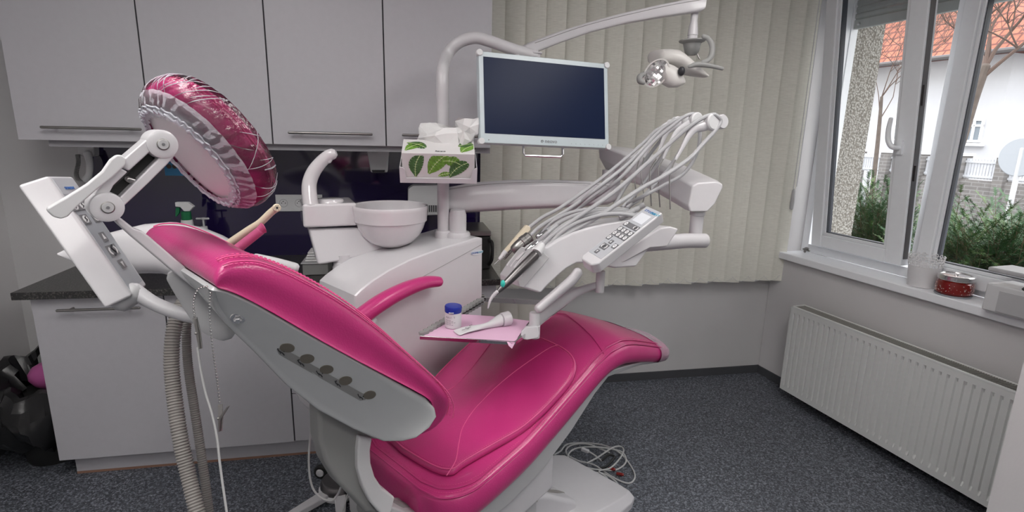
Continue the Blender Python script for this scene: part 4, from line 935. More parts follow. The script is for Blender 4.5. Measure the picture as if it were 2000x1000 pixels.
g = G(); g.loft([[W(a, b, z) for b in (.66, .82)]+[W(a, b, z-.12) for b in (.82, .66)] for a, z in ((-.07, .52), (.1, .56), (.4, .5))]); g.obj('mounting_arm', 'white_arm', un, bevel=.02)
g = G(); g.loft([[W(a, .62, z1), W(a, .85, z1), W(a, .85, .02), W(a, .62, .02)] for a, z1 in ((.0, .44), (.42, .44))]); g.obj('pedestal', 'grey_light', un, bevel=.02)
# spittoon block
sA = D(593, 446, 2.05); sB = D(688, 441, 2.12); sx_ = (sB-sA); sx_.z = 0; zt_ = D(592, 398, 2.05).z; zb_ = (sA.z+sB.z)/2
sy_ = Vector((-sx_.y, sx_.x, 0)).normalized()*.20
g = G(); P0 = Vector((sA.x, sA.y, zb_)); g.prism([P0, P0+sx_*1.12, P0+sx_*1.12+sy_, P0+sy_*.98], Vector((0, 0, zt_-zb_))); spb = g.obj('spittoon_block', 'porcelain', un, bevel=.010, seg=4)
g = G(); q = P0+sx_*.62+sy_*.5+Vector((0, 0, zt_-zb_)); g.lathe(q, (0, 0, 1), [(.001, .0), (.052, .0), (.050, .006), (.040, .009), (.001, .009)], 32); g.obj('cup_seat', 'porcelain', spb)
bc = D(763, 413, 2.17); bc.z = zt_-.014
g = G(); g.lathe(bc, (0, 0, 1), [(a_*1.075, b_*1.36) for a_, b_ in [(.02, -.122), (.055, -.118), (.085, -.104), (.108, -.084), (.121, -.064), (.127, -.050), (.129, -.045), (.1335, -.043), (.137, -.010), (.138, -.002), (.136, .002), (.131, .000), (.128, -.010), (.120, -.05), (.10, -.078), (.06, -.096), (.012, -.102)]], 56); g.obj('rinsing_bowl', 'porcelain', un)
g = G(); q = [(602, 447), (692, 445), (745, 446), (800, 442), (770, 478), (720, 497), (690, 505), (657, 512), (621, 518)]
g.prism([D(x, y, 2.075+.0007*(x-602)) for x, y in q], sy_.normalized()*.13); g.obj('bowl_pedestal', 'white_plastic', un, bevel=.010)
c = D(672, 520, 2.16); g = G(); g.lathe(c, (0, 0, 1), [(.001, -.05), (.045, -.05), (.044, .0), (.040, .006), (.040, .018), (.036, .02), (.036, .05), (.001, .05)], 36); g.obj('swivel_collar', 'white_plastic', un)
g = G(); g.tube([D(607, 400, 2.07), D(604, 375, 2.07), D(605, 355, 2.07), D(613, 335, 2.07), D(626, 318, 2.07), D(640, 305, 2.07), D(649, 301, 2.07)], [.029, .028, .027, .026, .024, .022, .021], 22, 8); fc = g.obj('spout', 'porcelain', un)
g = G(); g.tube([D(647, 306, 2.07), D(642, 314, 2.07)], .011, 14); g.obj('nozzle', 'porcelain', fc)
# pole, post
pdist = 2.28; pb = U(866, 452, .74)
g = G(); g.lathe(pb, (0, 0, 1), [(.001, -.03), (.036, -.03), (.036, .0), (.033, .006), (.024, .008), (.001, .008)], 30); g.obj('pole_flange', 'white_arm', un)
pp_ = [pb+Vector((0, 0, .0)), Vector((pb.x, pb.y, D(862, 214, pdist).z))]
g = G(); g.tube(pp_, .0245, 24, smoothp=False, round_ends=False); g.obj('pole', 'white_arm', un)
z1 = D(862, 150, pdist).z; pc_ = [Vector((pb.x, pb.y, pp_[1].z+.002)), Vector((pb.x, pb.y, z1))]+[D(x, y, pdist+k) for x, y, k in ((871, 112, .0), (893, 85, .0), (925, 74, .0), (955, 80, .01), (1000, 96, .03), (1048, 110, .05))]
g = G(); g.tube(pc_, [.0245]*len(pc_), 24, 8, round_ends=False); g.obj('curved_pole', 'white_arm', un)
pf = U(894, 455, .70); ztop = D(892, 408, (pf-CAM).dot(FW)).z
g = G(); g.lathe(pf, (0, 0, 1), [(.001, -.03), (.053, -.03), (.053, -.003), (.048, .006), (.037, .008), (.036, .012), (.036, ztop-pf.z-.02), (.030, ztop-pf.z), (.001, ztop-pf.z)], 32); g.obj('arm_post', 'white_arm', un)

# ------------------------------------------------------------------ tissue box holder, box, tissue
FBL, FBR = D(787, 350, 2.03), D(926, 352, 2.06); FTL = D(785, 298, 1.965)
ex = (FBR-FBL); Lx = ex.length; ex = ex.normalized(); ey = (FTL-FBL); Ly = ey.length; ey = (ey-ex*ey.dot(ex)).normalized(); ez = ey.cross(ex); ez = ez if ez.dot(FW) > 0 else -ez
Lz = .115
def TB(x, y, z): return FBL+ex*x+ey*y+ez*z
th_ = thing('tissue_holder', 'white open front holder fixed to the curved pole', 'holder', TB(Lx/2, 0, Lz))
g = G(); f = .004
g.box(TB(Lx/2, -.006, Lz/2), ex*(Lx/2+f*2), ey*.003, ez*(Lz/2+.006)); g.box(TB(Lx/2, .03, Lz+.008), ex*(Lx/2+.008), ey*.035, ez*.003)
g.obj('shelf', 'white_plastic', th_, bevel=.001)
g = G(); lip = [(-.010, -.010), (Lx+.010, -.010), (Lx+.010, .052), (Lx+.004, .055), (Lx-.006, .045), (Lx-.012, .015), (Lx-.014, .010), (.014, .010), (.012, .015), (.010, .042), (.004, .052), (-.006, .055), (-.010, .052)]
g.prism([TB(x, y, -.005) for x, y in lip], -ez*.004); g.obj('front_lip', 'white_plastic', th_, smooth=False)
g = G()
for x in (-.009, Lx+.009): g.box(TB(x, .02, Lz/2), ex*.0015, ey*.03, ez*(Lz/2+.006)); g.obj('side_wall', 'white_plastic', th_, bevel=.0005); g = G()
g = G(); g.lathe(Vector((pb.x, pb.y, TB(0, .01, 0).z)), (0, 0, 1), [(.026, -.02), (.033, -.02), (.033, .02), (.026, .02)], 24, caps=False); g.tube([TB(Lx*.56, .02, Lz+.01), Vector((pb.x, pb.y, TB(0, .02, Lz).z))], .012, 10, smoothp=False); g.obj('clamp', 'white_arm', th_)
tb = thing('tissue_box', 'white tissue box printed with green leaves in its holder', 'tissue box', TB(Lx/2, 0, Lz/2))
g = G(); g.box(TB(Lx/2, Ly/2, Lz/2), ex*(Lx/2), ey*(Ly/2-.001), ez*(Lz/2)); carton = g.obj('carton', 'box_white', tb, bevel=.0015)
def leaf(o_, vx, vy, nrm, L, wid, ang, mname, cuts=8, bend=.12, name='leaf_print', clip=None):
    """a split leaf print: slotted half blades either side of a pale midrib, lying on a face"""
    vx = Vector(vx); vy = Vector(vy); nrm = Vector(nrm); ca, sa_ = math.cos(ang), math.sin(ang)
    def P_(s, t):
        x = s*L; y = t*wid+bend*L*math.sin(math.pi*s); X = x*ca-y*sa_; Y = x*sa_+y*ca
        if clip: X0, X1, Y0, Y1 = clip; X = min(max(X, X0), X1); Y = min(max(Y, Y0), Y1)
        return o_+vx*X+vy*Y
    g = G()
    for sd in (-1, 1):
        for k in range(cuts):
            s0 = k/cuts; s1 = (k+.80)/cuts; env = lambda s: math.sin(math.pi*min(1, s*.92+.06))**.7
            a, b = P_(s0, 0), P_(s1, 0); c = P_(min(1.02, s1+.10), sd*env(s1)); d = P_(min(1., s0+.10), sd*env(s0))
            m1 = P_(s0+.02, sd*env(s0)*.55); m2 = P_(s1+.05, sd*env(s1)*.5)
            g.prism([a, b, m2, c, d, m1] if sd > 0 else [m1, d, c, m2, b, a], nrm*.0003)
    o = g.obj(name, mname, tb, smooth=False)
    g = G(); g.tube([P_(s/8*.98, 0)+nrm*.0004 for s in range(9)], .0009, 4, 1, smoothp=False); g.obj('leaf_vein', 'leaf_vein', o)
nf_ = -ez; o_ = TB(0, 0, -.0006)
leaf(o_+ex*.048+ey*.012, ex, ey, nf_, .092, .026, R(78), 'leaf_dark', 9, .1, clip=(-.03, .05, -.01, .087))
leaf(o_+ex*.095+ey*.025, ex, ey, nf_, .105, .030, R(50), 'leaf_green', 9, .06, clip=(-.06, .12, -.02, .074))
leaf(o_+ex*.150+ey*.078, ex, ey, nf_, .065, .022, R(-12), 'leaf_green', 6, .1, clip=(-.06, .12, -.05, .020))
leaf(o_+ex*.172+ey*.012, ex, ey, nf_, .090, .026, R(42), 'leaf_dark', 8, .1, clip=(-.03, .085, -.008, .08))
leaf(o_+ex*.130+ey*.016, ex, ey, nf_, .045, .010, R(14), 'leaf_green', 5, .05, clip=(-.05, .1, -.012, .04))
nt_ = ey; o_ = TB(0, Ly-.0006, 0)
leaf(o_+ex*.012+ez*.02, ex, ez, nt_, .085, .022, R(45), 'leaf_green', 8, .1, clip=(-.010, .07, -.018, .09)); leaf(o_+ex*.015+ez*.085, ex, ez, nt_, .08, .024, R(-30), 'leaf_dark', 7, .1, clip=(-.013, .075, -.08, .026))
leaf(o_+ex*(Lx-.05)+ez*.012, ex, ez, nt_, .080, .024, R(50), 'leaf_green', 8, .1, clip=(-.01, .047, -.01, .1)); leaf(o_+ex*(Lx-.06)+ez*.06, ex, ez, nt_, .06, .024, R(25), 'leaf_dark', 7, .1, clip=(-.01, .057, -.04, .05))
text_on('printed_name', 'Renova', .013, TB(Lx*.45, Ly-.0003, .013), ex, ez, 'ink_dark', tb, shear=.2)
# crumpled tissue rising from the slot
ts = thing('tissue', 'crumpled white paper tissue pulled out of the leaf print box', 'tissue', TB(Lx/2, Ly, Lz/2))
def crumple(name, rows, seed, amp=.004):
    rn = random.Random(seed); g = G(); nu = len(rows[0]); 
    J = [[Vector(p)+Vector((rn.uniform(-amp, amp), rn.uniform(-amp, amp), rn.uniform(-amp, amp))) for p in r] for r in rows]
    n = nu; vv = [p for r in J for p in r]; fs = []
    for k in range(len(J)-1):
        for i in range(n-1):
            a, b, c, d = k*n+i, k*n+i+1, (k+1)*n+i+1, (k+1)*n+i
            fs += [(a, b, c), (a, c, d)] if (i+k) % 2 else [(a, b, d), (b, c, d)]
    g.add(vv, fs); o = g.obj(name, 'paper', ts, recalc=False, smooth=False)
    md = o.modifiers.new('t', 'SOLIDIFY'); md.thickness = .0006; return o
dT = 2.07
def prow(pts, dd=0.): return [D(x, y, dT+dd+k) for x, y, k in pts]
crumple('fold', [prow([(812, 281, .05), (830, 284, .01), (850, 286, -.01), (872, 286, -.015), (895, 285, -.01), (908, 272, .02)]),
                 prow([(816, 270, .03), (832, 268, -.02), (850, 266, -.035), (872, 262, -.03), (893, 260, -.025), (905, 262, .0)]),
                 prow([(820, 256, .03), (835, 262, -.01), (852, 258, -.03), (868, 250, -.02), (890, 250, -.02), (900, 252, .01)]),
                 prow([(819, 246, .06), (838, 250, .05), (855, 256, .05), (870, 248, .02), (888, 248, .0), (897, 246, .03)])], 3, .003)
crumple('fold', [prow([(818, 262, .06), (840, 262, .07), (858, 262, .07), (880, 255, .06), (900, 250, .05), (912, 250, .06)]),
                 prow([(818, 250, .07), (838, 246, .08), (860, 248, .08), (878, 250, .07), (892, 250, .05), (905, 248, .04)]),
                 prow([(822, 241, .07), (838, 239, .08), (852, 239, .08), (868, 244, .07), (884, 247, .05), (900, 243, .04)])], 5, .002)
crumple('fold', [prow([(889, 246, .05), (890, 236, .03), (896, 229, .0), (903, 232, .04), (899, 248, .05)]),
                 prow([(905, 262, .0), (904, 244, -.01), (908, 231, -.01), (914, 231, .04), (910, 250, .05)]),
                 prow([(920, 268, .0), (918, 248, -.02), (922, 233, -.02), (926, 232, .02), (922, 252, .03)]),
                 prow([(934, 262, .0), (934, 244, -.01), (936, 230, .0), (938, 229, .02), (937, 240, .03)]),
                 prow([(942, 250, .01), (943, 240, .01), (943, 230, .01), (944, 227, .02), (944, 236, .02)])], 7, .002)
crumple('fold', [prow([(893, 262, -.02), (905, 256, -.03), (918, 262, -.02), (930, 258, .0)]), prow([(898, 276, -.01), (908, 270, -.03), (920, 276, -.01), (926, 268, .02)]), prow([(896, 287, .0), (902, 286, -.02), (906, 280, -.01), (925, 282, .04)])], 9, .002)
# ------------------------------------------------------------------ monitor
md_ = [2.05, 2.23]; TLs, TRs, BRs, BLs = D(937, 99, md_[0]), D(1192, 126, md_[1]), D(1184, 289, md_[1]), D(936, 279, md_[0])
mx_ = ((TRs-TLs)+(BRs-BLs))/2; my_ = ((TLs-BLs)+(TRs-BRs))/2; mc = (TLs+TRs+BRs+BLs)/4; MWd, MHt = mx_.length, my_.length; mx_ = mx_.normalized(); my_ = (my_-mx_*my_.dot(mx_)).normalized(); mz_ = mx_.cross(my_); mz_ = mz_ if mz_.dot(FW) > 0 else -mz_
mo = thing('monitor', 'white framed flat monitor with dark screen on the curved pole', 'monitor', mc)
def MP(x, y, z): return mc+mx_*(x*MWd/2)+my_*(y*MHt/2)+mz_*z
g = G(); g.box(mc+mz_*.018, mx_*(MWd/2), my_*(MHt/2), mz_*.018); g.obj('casing', 'monitor_frame', mo, bevel=.003)
g = G(); so = (MP(0, 0, 0)+my_*.0085); g.box(so-mz_*.0006, mx_*(MWd/2-.018), my_*(MHt/2-.0285), mz_*.001); g.obj('screen', 'screen', mo, smooth=False)
for x in (-1, 1):
    for y in (-1, 1): g = G(); g.lathe(MP(x, y, .012)-mx_*x*.004-my_*y*.006, -mz_, [(.001, 0), (.0125, 0), (.0125, .016), (.011, .018), (.001, .018)], 20); g.obj('corner_bumper', 'white_matte', mo)
txt_o = MP(-.04, -1, -.0006)+my_*.011
text_on('brand_text', 'neovo', .021, txt_o, mx_, my_, 'ink_grey', mo)
g = G(); c = txt_o-mx_*.011+my_*.005; g.tube([c+mx_*math.cos(t)*.005+my_*math.sin(t)*.005 for t in [i*.55 for i in range(10)]], .0010, 5, smoothp=False); g.tube([c-mx_*.003+my_*.002, c, c+mx_*.003-my_*.002], .0010, 5); g.obj('brand_mark', 'ink_grey', mo)
for i in range(8): g = G(); g.lathe(MP(.38+i*.073, -1, -.0008)+my_*.012, mz_, [(.0001, 0), (.0011, 0), (.0011, .001), (.0001, .001)], 8); g.obj('touch_mark', 'ink_grey', mo)
g = G(); g.lathe(MP(-.88, -1, -.0008)+my_*.012, mz_, [(.0001, 0), (.0024, 0), (.0024, .001), (.0001, .001)], 12); g.obj('sensor', 'ink_grey', mo)
g = G(); g.tube([MP(-.33, -1, .03), MP(-.33, -1.0, .03)-my_*.026, MP(-.30, -1, .03)-my_*.037, MP(.25, -1, .03)-my_*.037, MP(.29, -1, .03)-my_*.026, MP(.29, -1, .03)], .0046, 10, 1, smoothp=False); g.obj('grab_handle', 'chrome', mo)
g = G(); q = MP(-.25, .2, .037); g.box(q+mz_*.02, mx_*.05, my_*.05, mz_*.02); g.tube([q+mz_*.03, q+mz_*.055, q+mz_*.06+Vector((0, 0, .03)), D(1010, 108, 2.32)], .016, 12, 6); g.obj('mount_arm', 'white_arm', mo)

# ------------------------------------------------------------------ operating lamp
ol = thing('operating_lamp', 'white swing arm lamp with grey handles above the monitor', 'lamp', pc_[-1])
g = G(); c = D(1046, 112, 2.33); g.lathe(c, (0, 0, 1), [(.001, -.03), (.021, -.03), (.021, .012), (.028, .014), (.028, .02), (.001, .02)], 20); g.obj('pivot', 'white_arm', ol)
st_ = [(1021, 93, 1031, 104, 2.335), (1028, 87, 1036, 105, 2.33), (1045, 79, 1052, 101, 2.325), (1090, 62, 1098, 83, 2.31), (1150, 43, 1158, 62, 2.29), (1220, 24, 1226, 45, 2.26), (1290, 8, 1294, 33, 2.23), (1345, -3, 1348, 25, 2.21), (1372, -8, 1374, 21, 2.20), (1381, -7, 1378, 18, 2.20)]
slab(st_, .075, sy_, 5).obj('swing_arm', 'white_arm', ol, angle=40)
g = G(); g.tube([D(1030+(x-1030), y, 2.29-.0004*(x-1030)) for x, y in ((1045, 84), (1150, 48), (1290, 14), (1372, -1))], .0012, 4); g.obj('arm_seam', 'strip_grey', ol)
c = D(1357, 22, 2.24); dn = Vector((0, 0, -1)); k_ = 2.24/FPX
g = G(); g.lathe(c, dn, [(.001, 0), (.015, 0), (.014, 18*k_), (.018, 28*k_), (.021, 42*k_), (.0215, 44*k_), (.020, 45*k_), (.0205, 60*k_), (.001, 60*k_)], 24); g.obj('drop_tube', 'white_arm', ol)
g = G(); c2 = D(1352, 80, 2.24); g.lathe(c2, dn+Vector((.05, 0, 0)), [(.001, -.006), (.052, -.004), (.054, 0), (.050, .004), (.036, .010), (.033, .025), (.028, .045), (.016, .056), (.001, .057)], 28); g.obj('swivel_cup', 'lamp_grey', ol)
g = G(); g.tube([D(1362, 106, 2.24), D(1366, 115, 2.24)], .003, 6, smoothp=False); g.obj('pin', 'steel_dark', ol)
st_ = [(1283, 118, 1284, 121, 2.22, .02), (1290, 101, 1288, 124, 2.2, .07), (1300, 94, 1302, 122, 2.18, .12), (1315, 92, 1322, 124, 2.17, .14), (1335, 93, 1336, 128, 2.17, .15), (1350, 104, 1344, 136, 2.17, .14), (1364, 118, 1356, 142, 2.18, .12), (1376, 132, 1370, 147, 2.19, .09), (1386, 145, 1383, 151, 2.2, .04)]
slab(st_, .14, sy_, 2.4).obj('lamp_hood', 'lamp_body', ol)
g = G(); rd = (D(1262, 160, 2.12)-D(1296, 128, 2.22)); st_ = [D(1302, 126, 2.22), D(1283, 142, 2.2), D(1270, 152, 2.19)]
lc = D(1282, 143, 2.185); la = (D(1265, 130, 2.12)-lc); la = (D(1270, 135, 2.02)-lc).normalized(); lx = (D(1300, 124, 2.19)-D(1260, 166, 2.19)); lx = (lx-la*lx.dot(la)).normalized(); ly = la.cross(lx)
def ell(rx, ry, h, n=32): return [lc+lx*math.cos(6.2831853*i/n)*rx+ly*math.sin(6.2831853*i/n)*ry+la*h for i in range(n)]
g.loft([ell(.02, .01, -.045), ell(.05, .035, -.035), ell(.060, .044, -.012), ell(.061, .045, .004), ell(.055, .040, .004), ell(.054, .039, -.002)]); hd = g.obj('reflector_shell', 'lamp_body', ol)
g = G(); n = 10
for i in range(-5, 6):
    for j in range(-3, 4):
        x, y = i/5.5, j/3.6
        if x*x+y*y < .95: c = lc+lx*x*.052+ly*y*.038+la*(.0); t1 = rnd.uniform(-.25, .25); t2 = rnd.uniform(-.25, .25); g.box(c, lx*.0048+la*t1*.004, ly*.0052+la*t2*.004, la*.0012)
g.obj('mirror_facets', 'lid_silver', hd, smooth=False)
st_ = [(1296, 127, 1297, 129, 2.17, .03), (1300, 124, 1300, 146, 2.16, .06), (1312, 121, 1307, 162, 2.155, .08), (1323, 125, 1321, 170, 2.155, .08), (1331, 131, 1333, 170, 2.16, .075), (1338, 150, 1340, 165, 2.17, .05)]
slab(st_, .07, sy_, 2.3).obj('lamp_barrel', 'lamp_body', ol)
g = G(); c = D(1331, 139, 2.15); g.ball(c, .018, 16, (.75, .9, 1)); g.obj('dark_hole', 'ink_dark', ol)  # black ball stands in for the darkness of the hole in the barrel
g = G(); g.tube([D(1374, 71, 2.15), D(1384, 76, 2.15), D(1391, 90, 2.15), D(1390, 106, 2.15), D(1383, 117, 2.15), D(1373, 121, 2.15)], [.009, .010, .011, .011, .010, .008], 12, 6, flat=.6); g.obj('handle', 'lamp_grey', ol)
g = G(); g.tube([D(1346, 130, 2.12), D(1362, 126, 2.12), D(1385, 128, 2.12), D(1411, 134, 2.12)], [.006, .011, .009, .007], 12, 6, flat=.8); g.obj('handle', 'lamp_grey', ol)
g = G(); g.tube([D(1258, 144, 2.2), D(1250, 150, 2.18), D(1250, 158, 2.17), D(1257, 162, 2.17)], [.009, .012, .012, .008], 12, 6); g.obj('handle', 'lamp_grey', ol)

# ================================================================== DELIVERY ARMS AND HEAD
da = thing('delivery_arm', 'white two part swing arm carrying the instrument head', 'arm', pf)
dA = (pf-CAM).dot(FW)
st_ = [(862, 372, 872, 404, dA+.02, .05), (866, 365, 878, 411, dA, .09), (885, 362, 886, 414, dA, .1), (920, 355, 920, 412, dA+.01, .1), (1000, 349, 1000, 407, dA+.03, .1), (1080, 349, 1080, 404, dA+.06, .1), (1150, 352, 1150, 400, dA+.10, .1), (1195, 358, 1192, 397, dA+.13, .09), (1214, 364, 1209, 388, dA+.15, .06)]
slab(st_, .1, FW, 5).obj('lower_arm', 'white_arm', da, angle=40)
g = G(); g.tube([D(x, y, dA-.004+k) for x, y, k in ((868, 371, 0), (930, 362, .008), (1000, 357, .025), (1080, 356, .055), (1150, 359, .095), (1195, 364, .12))], .0012, 4); g.obj('seam', 'strip_grey', da)
g = G(); g.lathe(D(1192, 375, dA+.19), (0, 0, 1), [(.001, -.04), (.042, -.04), (.042, .10), (.001, .10)], 24); g.obj('elbow', 'white_arm', da)
def pent(cx, pts, d): return [D(x, y, d) for x, y in pts]
e0 = [(1166, 284), (1172, 281), (1222, 286), (1240, 300), (1240, 330), (1226, 352), (1206, 350), (1180, 330), (1168, 308)]
e1_ = [(1351, 362), (1362, 356), (1400, 353), (1414, 358), (1414, 366), (1398, 400), (1382, 416), (1347, 416), (1343, 404)]
rg = []
for k, t in enumerate([0, .06, .2, .4, .6, .8, .94, 1]):
    d = 2.50-(2.50-1.93)*t; bw = 1-.06*(k in (0, 7)); rr = []
    for (x0, y0), (x1, y1) in zip(e0, e1_):
        x = x0+(x1-x0)*(t*d/ (d+0.0)); y = y0+(y1-y0)*t-10*math.sin(math.pi*t)*.6; rr.append(D(x, y, d))
    c = sum(rr, Vector())/len(rr); rg.append([c+(p-c)*bw for p in rr])
g = G(); g.loft(rg); g.obj('upper_arm', 'white_arm', da, angle=25, bevel=.006)
c = D(1362, 418, 1.98); g = G(); g.lathe(c, (0, 0, -1), [(.001, -.01), (.027, -.01), (.027, .003), (.0235, .006), (.0235, .095), (.001, .095)], 24); g.obj('vertical_pivot', 'white_arm', da)
g = G(); g.tube([D(1376, 470, 1.97), D(1340, 470, 1.93), D(1245, 478, 1.86)], .0265, 20, smoothp=False, round_ends=False); g.obj('cross_tube', 'white_arm', da)
# head
dh = thing('instrument_console', 'white curved instrument head holding handpieces and a keypad', 'instrument head', D(1200, 520, 1.82))
WD_ = (D(985, 470, 2.03)-D(1061, 487, 1.75)); wdn = WD_.normalized()
body = [(1012, 549), (1020, 536), (1040, 510), (1061, 487), (1090, 468), (1120, 454), (1150, 444), (1185, 436), (1228, 429), (1262, 427), (1275, 455), (1270, 483), (1243, 521), (1202, 524), (1150, 514), (1127, 514), (1108, 524), (1090, 539), (1072, 556), (1056, 573), (1015, 560)]
g = G(); g.prism([D(x, y, 1.74+.0003*(x-1012)) for x, y in body], wdn*.13); g.obj('head_body', 'white_plastic', dh, bevel=.007, seg=4)
lipp = [(1012, 549), (1030, 522), (1048, 500), (1058, 490), (1074, 503), (1060, 520), (1042, 540), (1030, 555), (1024, 562), (1014, 560)]
g = G(); g.prism([D(x, y, 1.733) for x, y in lipp], wdn*.15); g.obj('front_lip', 'grey_light', dh, bevel=.003)
side_ = [(1200, 500), (1250, 470), (1290, 445), (1310, 442), (1327, 447), (1304, 482), (1270, 485), (1215, 515)]
g = G(); g.prism([D(x, y, 1.80) for x, y in side_], wdn*.12); g.obj('keypad_bracket', 'white_arm', dh, bevel=.006)
for k in range(5):            # instrument rests
    q = wdn*(.028*k+.01); g = G(); g.prism([D(x, y, 1.745)+q for x, y in ((1020, 528), (1036, 508), (1052, 492), (1060, 496), (1044, 515), (1026, 540))], wdn*.008); g.obj('instrument_rest', 'white_plastic', dh, bevel=.002)
# keypad
K0, K1, K2 = D(1131, 503, 1.665), D(1263, 401, 1.745), D(1302, 409, 1.70)
kp = thing('dentist_keypad', 'white keypad with grey buttons on the instrument head', 'keypad', K0)
kl = (K1-K0); kw_ = (K2-K1); kw_ = kw_-kl*(kw_.dot(kl)/kl.length_squared); kn_ = kw_.cross(kl).normalized(); kn_ = kn_ if kn_.dot(FW) < 0 else -kn_
KL, KW = kl.length, kw_.length; klu, kwu = kl.normalized(), kw_.normalized()
def KP(l, w, h=0.): return K0+kl*l+kw_*w+kn_*h
g = G(); g.prism([KP(.0, .16), KP(.035, .0), KP(1, 0), KP(1.0, 1), KP(.06, 1), KP(0, .8)], -kn_*.040); khs = g.obj('housing', 'white_plastic', kp, bevel=.006)
g = G(); g.prism([KP(.12, .08), KP(.985, .08), KP(.985, .92), KP(.12, .92)], kn_*.0008); kf = g.obj('keypad_face', 'keypad_light', kp, smooth=False)
g = G(); g.prism([KP(.73, .2), KP(.88, .2), KP(.88, .8), KP(.73, .8)], kn_*.0016); g.obj('display', 'lcd', kp, smooth=False)
text_on('logo_text', 'STOMA', .0130, KP(.915, .20, .001), kwu, klu, 'ink_blue', kp); text_on('logo_text', 'DENT', .0130, KP(.915, .58, .001), kwu, klu, 'ink_cyan', kp)
kk, kh2 = KW*.103, KL*.034
key(kf, KP(.655, .16, .001), kwu, klu, kn_, kk, kh2); 
g = G(); g.box(KP(.655, .44, .0016), kwu*KW*.17, klu*kh2, kn_*.0008); g.obj('key', 'button_plate', kf, smooth=False)
key(kf, KP(.655, .76, .001), kwu, klu, kn_, kk*1.4, kh2, 'arrows')
for l in (.56, .48):
    for w in (.17, .39, .61, .83): key(kf, KP(l, w, .001), kwu, klu, kn_, kk, kh2)
key(kf, KP(.40, .17, .001), kwu, klu, kn_, kk, kh2); key(kf, KP(.335, .83, .001), kwu, klu, kn_, kk, kh2); key(kf, KP(.36, .48, .001), kwu, klu, kn_, kk*.8, kh2*.8, 'up'); key(kf, KP(.27, .44, .001), kwu, klu, kn_, kk*1.7, kh2*1.2, 'arrows'); key(kf, KP(.175, .40, .001), kwu, klu, kn_, kk*.8, kh2*.8, 'down')
# whip arms, metal rods
wa = [('whip_arm', 1.86, [(1391, 238), (1378, 246), (1358, 252), (1344, 268), (1331, 292), (1320, 311)], [(1320, 311), (1314, 323), (1308, 345), (1309, 408)]),
      ('whip_arm', 1.93, [(1359, 235), (1342, 244), (1322, 258), (1308, 282), (1296, 309)], [(1296, 309), (1286, 332), (1286, 360), (1289, 404)]),
      ('whip_arm', 1.98, [(1342, 238), (1322, 246), (1303, 258), (1293, 280), (1283, 309)], [(1283, 309), (1270, 332), (1270, 360), (1272, 402)]),
      ('whip_arm', 2.03, [(1322, 240), (1304, 250), (1287, 264), (1270, 285), (1258, 306)], [(1258, 306), (1252, 338), (1256, 370), (1257, 390), (1246, 412)]),
      ('whip_arm', 2.08, [(1312, 244), (1296, 250), (1276, 268), (1258, 290), (1248, 312)], [(1248, 312), (1240, 350), (1242, 385), (1224, 414)])]
wl_ = ['nearest', 'second', 'third', 'fourth', 'farthest']
for k, (nm, d, arm_, rod) in enumerate(wa):
    g = G(); g.tube([D(x, y, d) for x, y in arm_], [.018]+[.017, .014, .010, .007, .005][-(len(arm_)-1):], 12, 6, flat=.6, fdir=wdn); a_ = g.obj('whip_arm', 'white_plastic', dh)
    g = G(); c = D(*arm_[0], d); ra = .0295-.002*k; g.lathe(c-wdn*.012, wdn, [(.001, 0), (ra*.85, .0), (ra, .004), (ra, .020), (ra*.85, .024), (.001, .024)], 30); g.obj('roller_disc', 'white_matte', a_)
    g = G(); g.tube([D(x, y, d) for x, y in rod], .0022, 8, 6); g.obj('rod', 'steel', a_)
    if k == 0: g = G(); c = D(1409, 238, d+.02); g.lathe(c-wdn*.01, wdn, [(.001, 0), (.022, 0), (.025, .004), (.025, .02), (.001, .02)], 26); g.obj('roller_disc', 'white_plastic', a_)
# handpieces: each with its hose
def hose(pts, r=.0066, m='rubber_hose', parent=None, name='hose'): g = G(); g.tube([D(*p) for p in pts], r, 10, 6); return g.obj(name, m, parent)
def hp(label, tail):
    return thing('handpiece', label, 'dental handpiece', D(*tail), 'handpieces in the instrument console')
h = hp('slim white air and water syringe with thin needle tip, leftmost in the head', (1033, 446, 1.93))
g = G(); g.prism([D(x, y, 1.94) for x, y in ((1029, 439), (1036, 443), (1037, 450), (985, 499), (981, 496))], wdn*.016); g.obj('grip', 'beige', h, bevel=.003)
g = G(); g.tube([D(988, 492, 1.94), D(975, 507, 1.93)], [.011, .006], 12, smoothp=False, round_ends=False); g.tube([D(975, 507, 1.93), D(966, 516, 1.93)], .0012, 6, smoothp=False); g.obj('nozzle', 'white_matte', h)
hose([(1034, 444, 1.95), (1060, 424, 1.96), (1100, 402, 1.98), (1184, 341, 2.03), (1254, 281, 2.07), (1280, 256, 2.07), (1300, 246, 2.07), (1312, 246, 2.08), (1300, 262, 2.11), (1270, 300, 2.12), (1225, 360, 2.10), (1200, 402, 2.06)], parent=h)
h = hp('thick polished steel motor handpiece with coiled tip', (1037, 458, 1.90))
g = G(); g.lathe(D(1036, 462, 1.90), D(1000, 492, 1.885)-D(1036, 462, 1.90), [(.001, 0), (.018, .0), (.022, .004), (.022, .02), (.0235, .022), (.0235, .036), (.0215, .038), (.021, .055), (.018, .075), (.013, .082), (.001, .082)], 26); g.obj('motor', 'steel', h)
g = G(); q0 = D(1000, 488, 2.07); q1 = D(985, 504, 1.87); g.tube([q0+(q1-q0)*t/48+Vector((math.cos(t*1.2)*.006, 0, math.sin(t*1.2)*.006)) for t in range(49)], .0013, 5, 1, smoothp=False); g.obj('coil', 'steel_dark', h)
hose([(1038, 458, 1.90), (1058, 440, 1.92), (1117, 404, 1.95), (1198, 345, 2.0), (1262, 288, 2.04), (1290, 258, 2.03), (1312, 242, 2.03), (1323, 241, 2.04), (1318, 262, 2.07), (1290, 310, 2.08), (1248, 370, 2.05), (1216, 404, 2.0)], parent=h)
h = hp('short chrome coupling lying between the hoses', (1069, 452, 1.86))
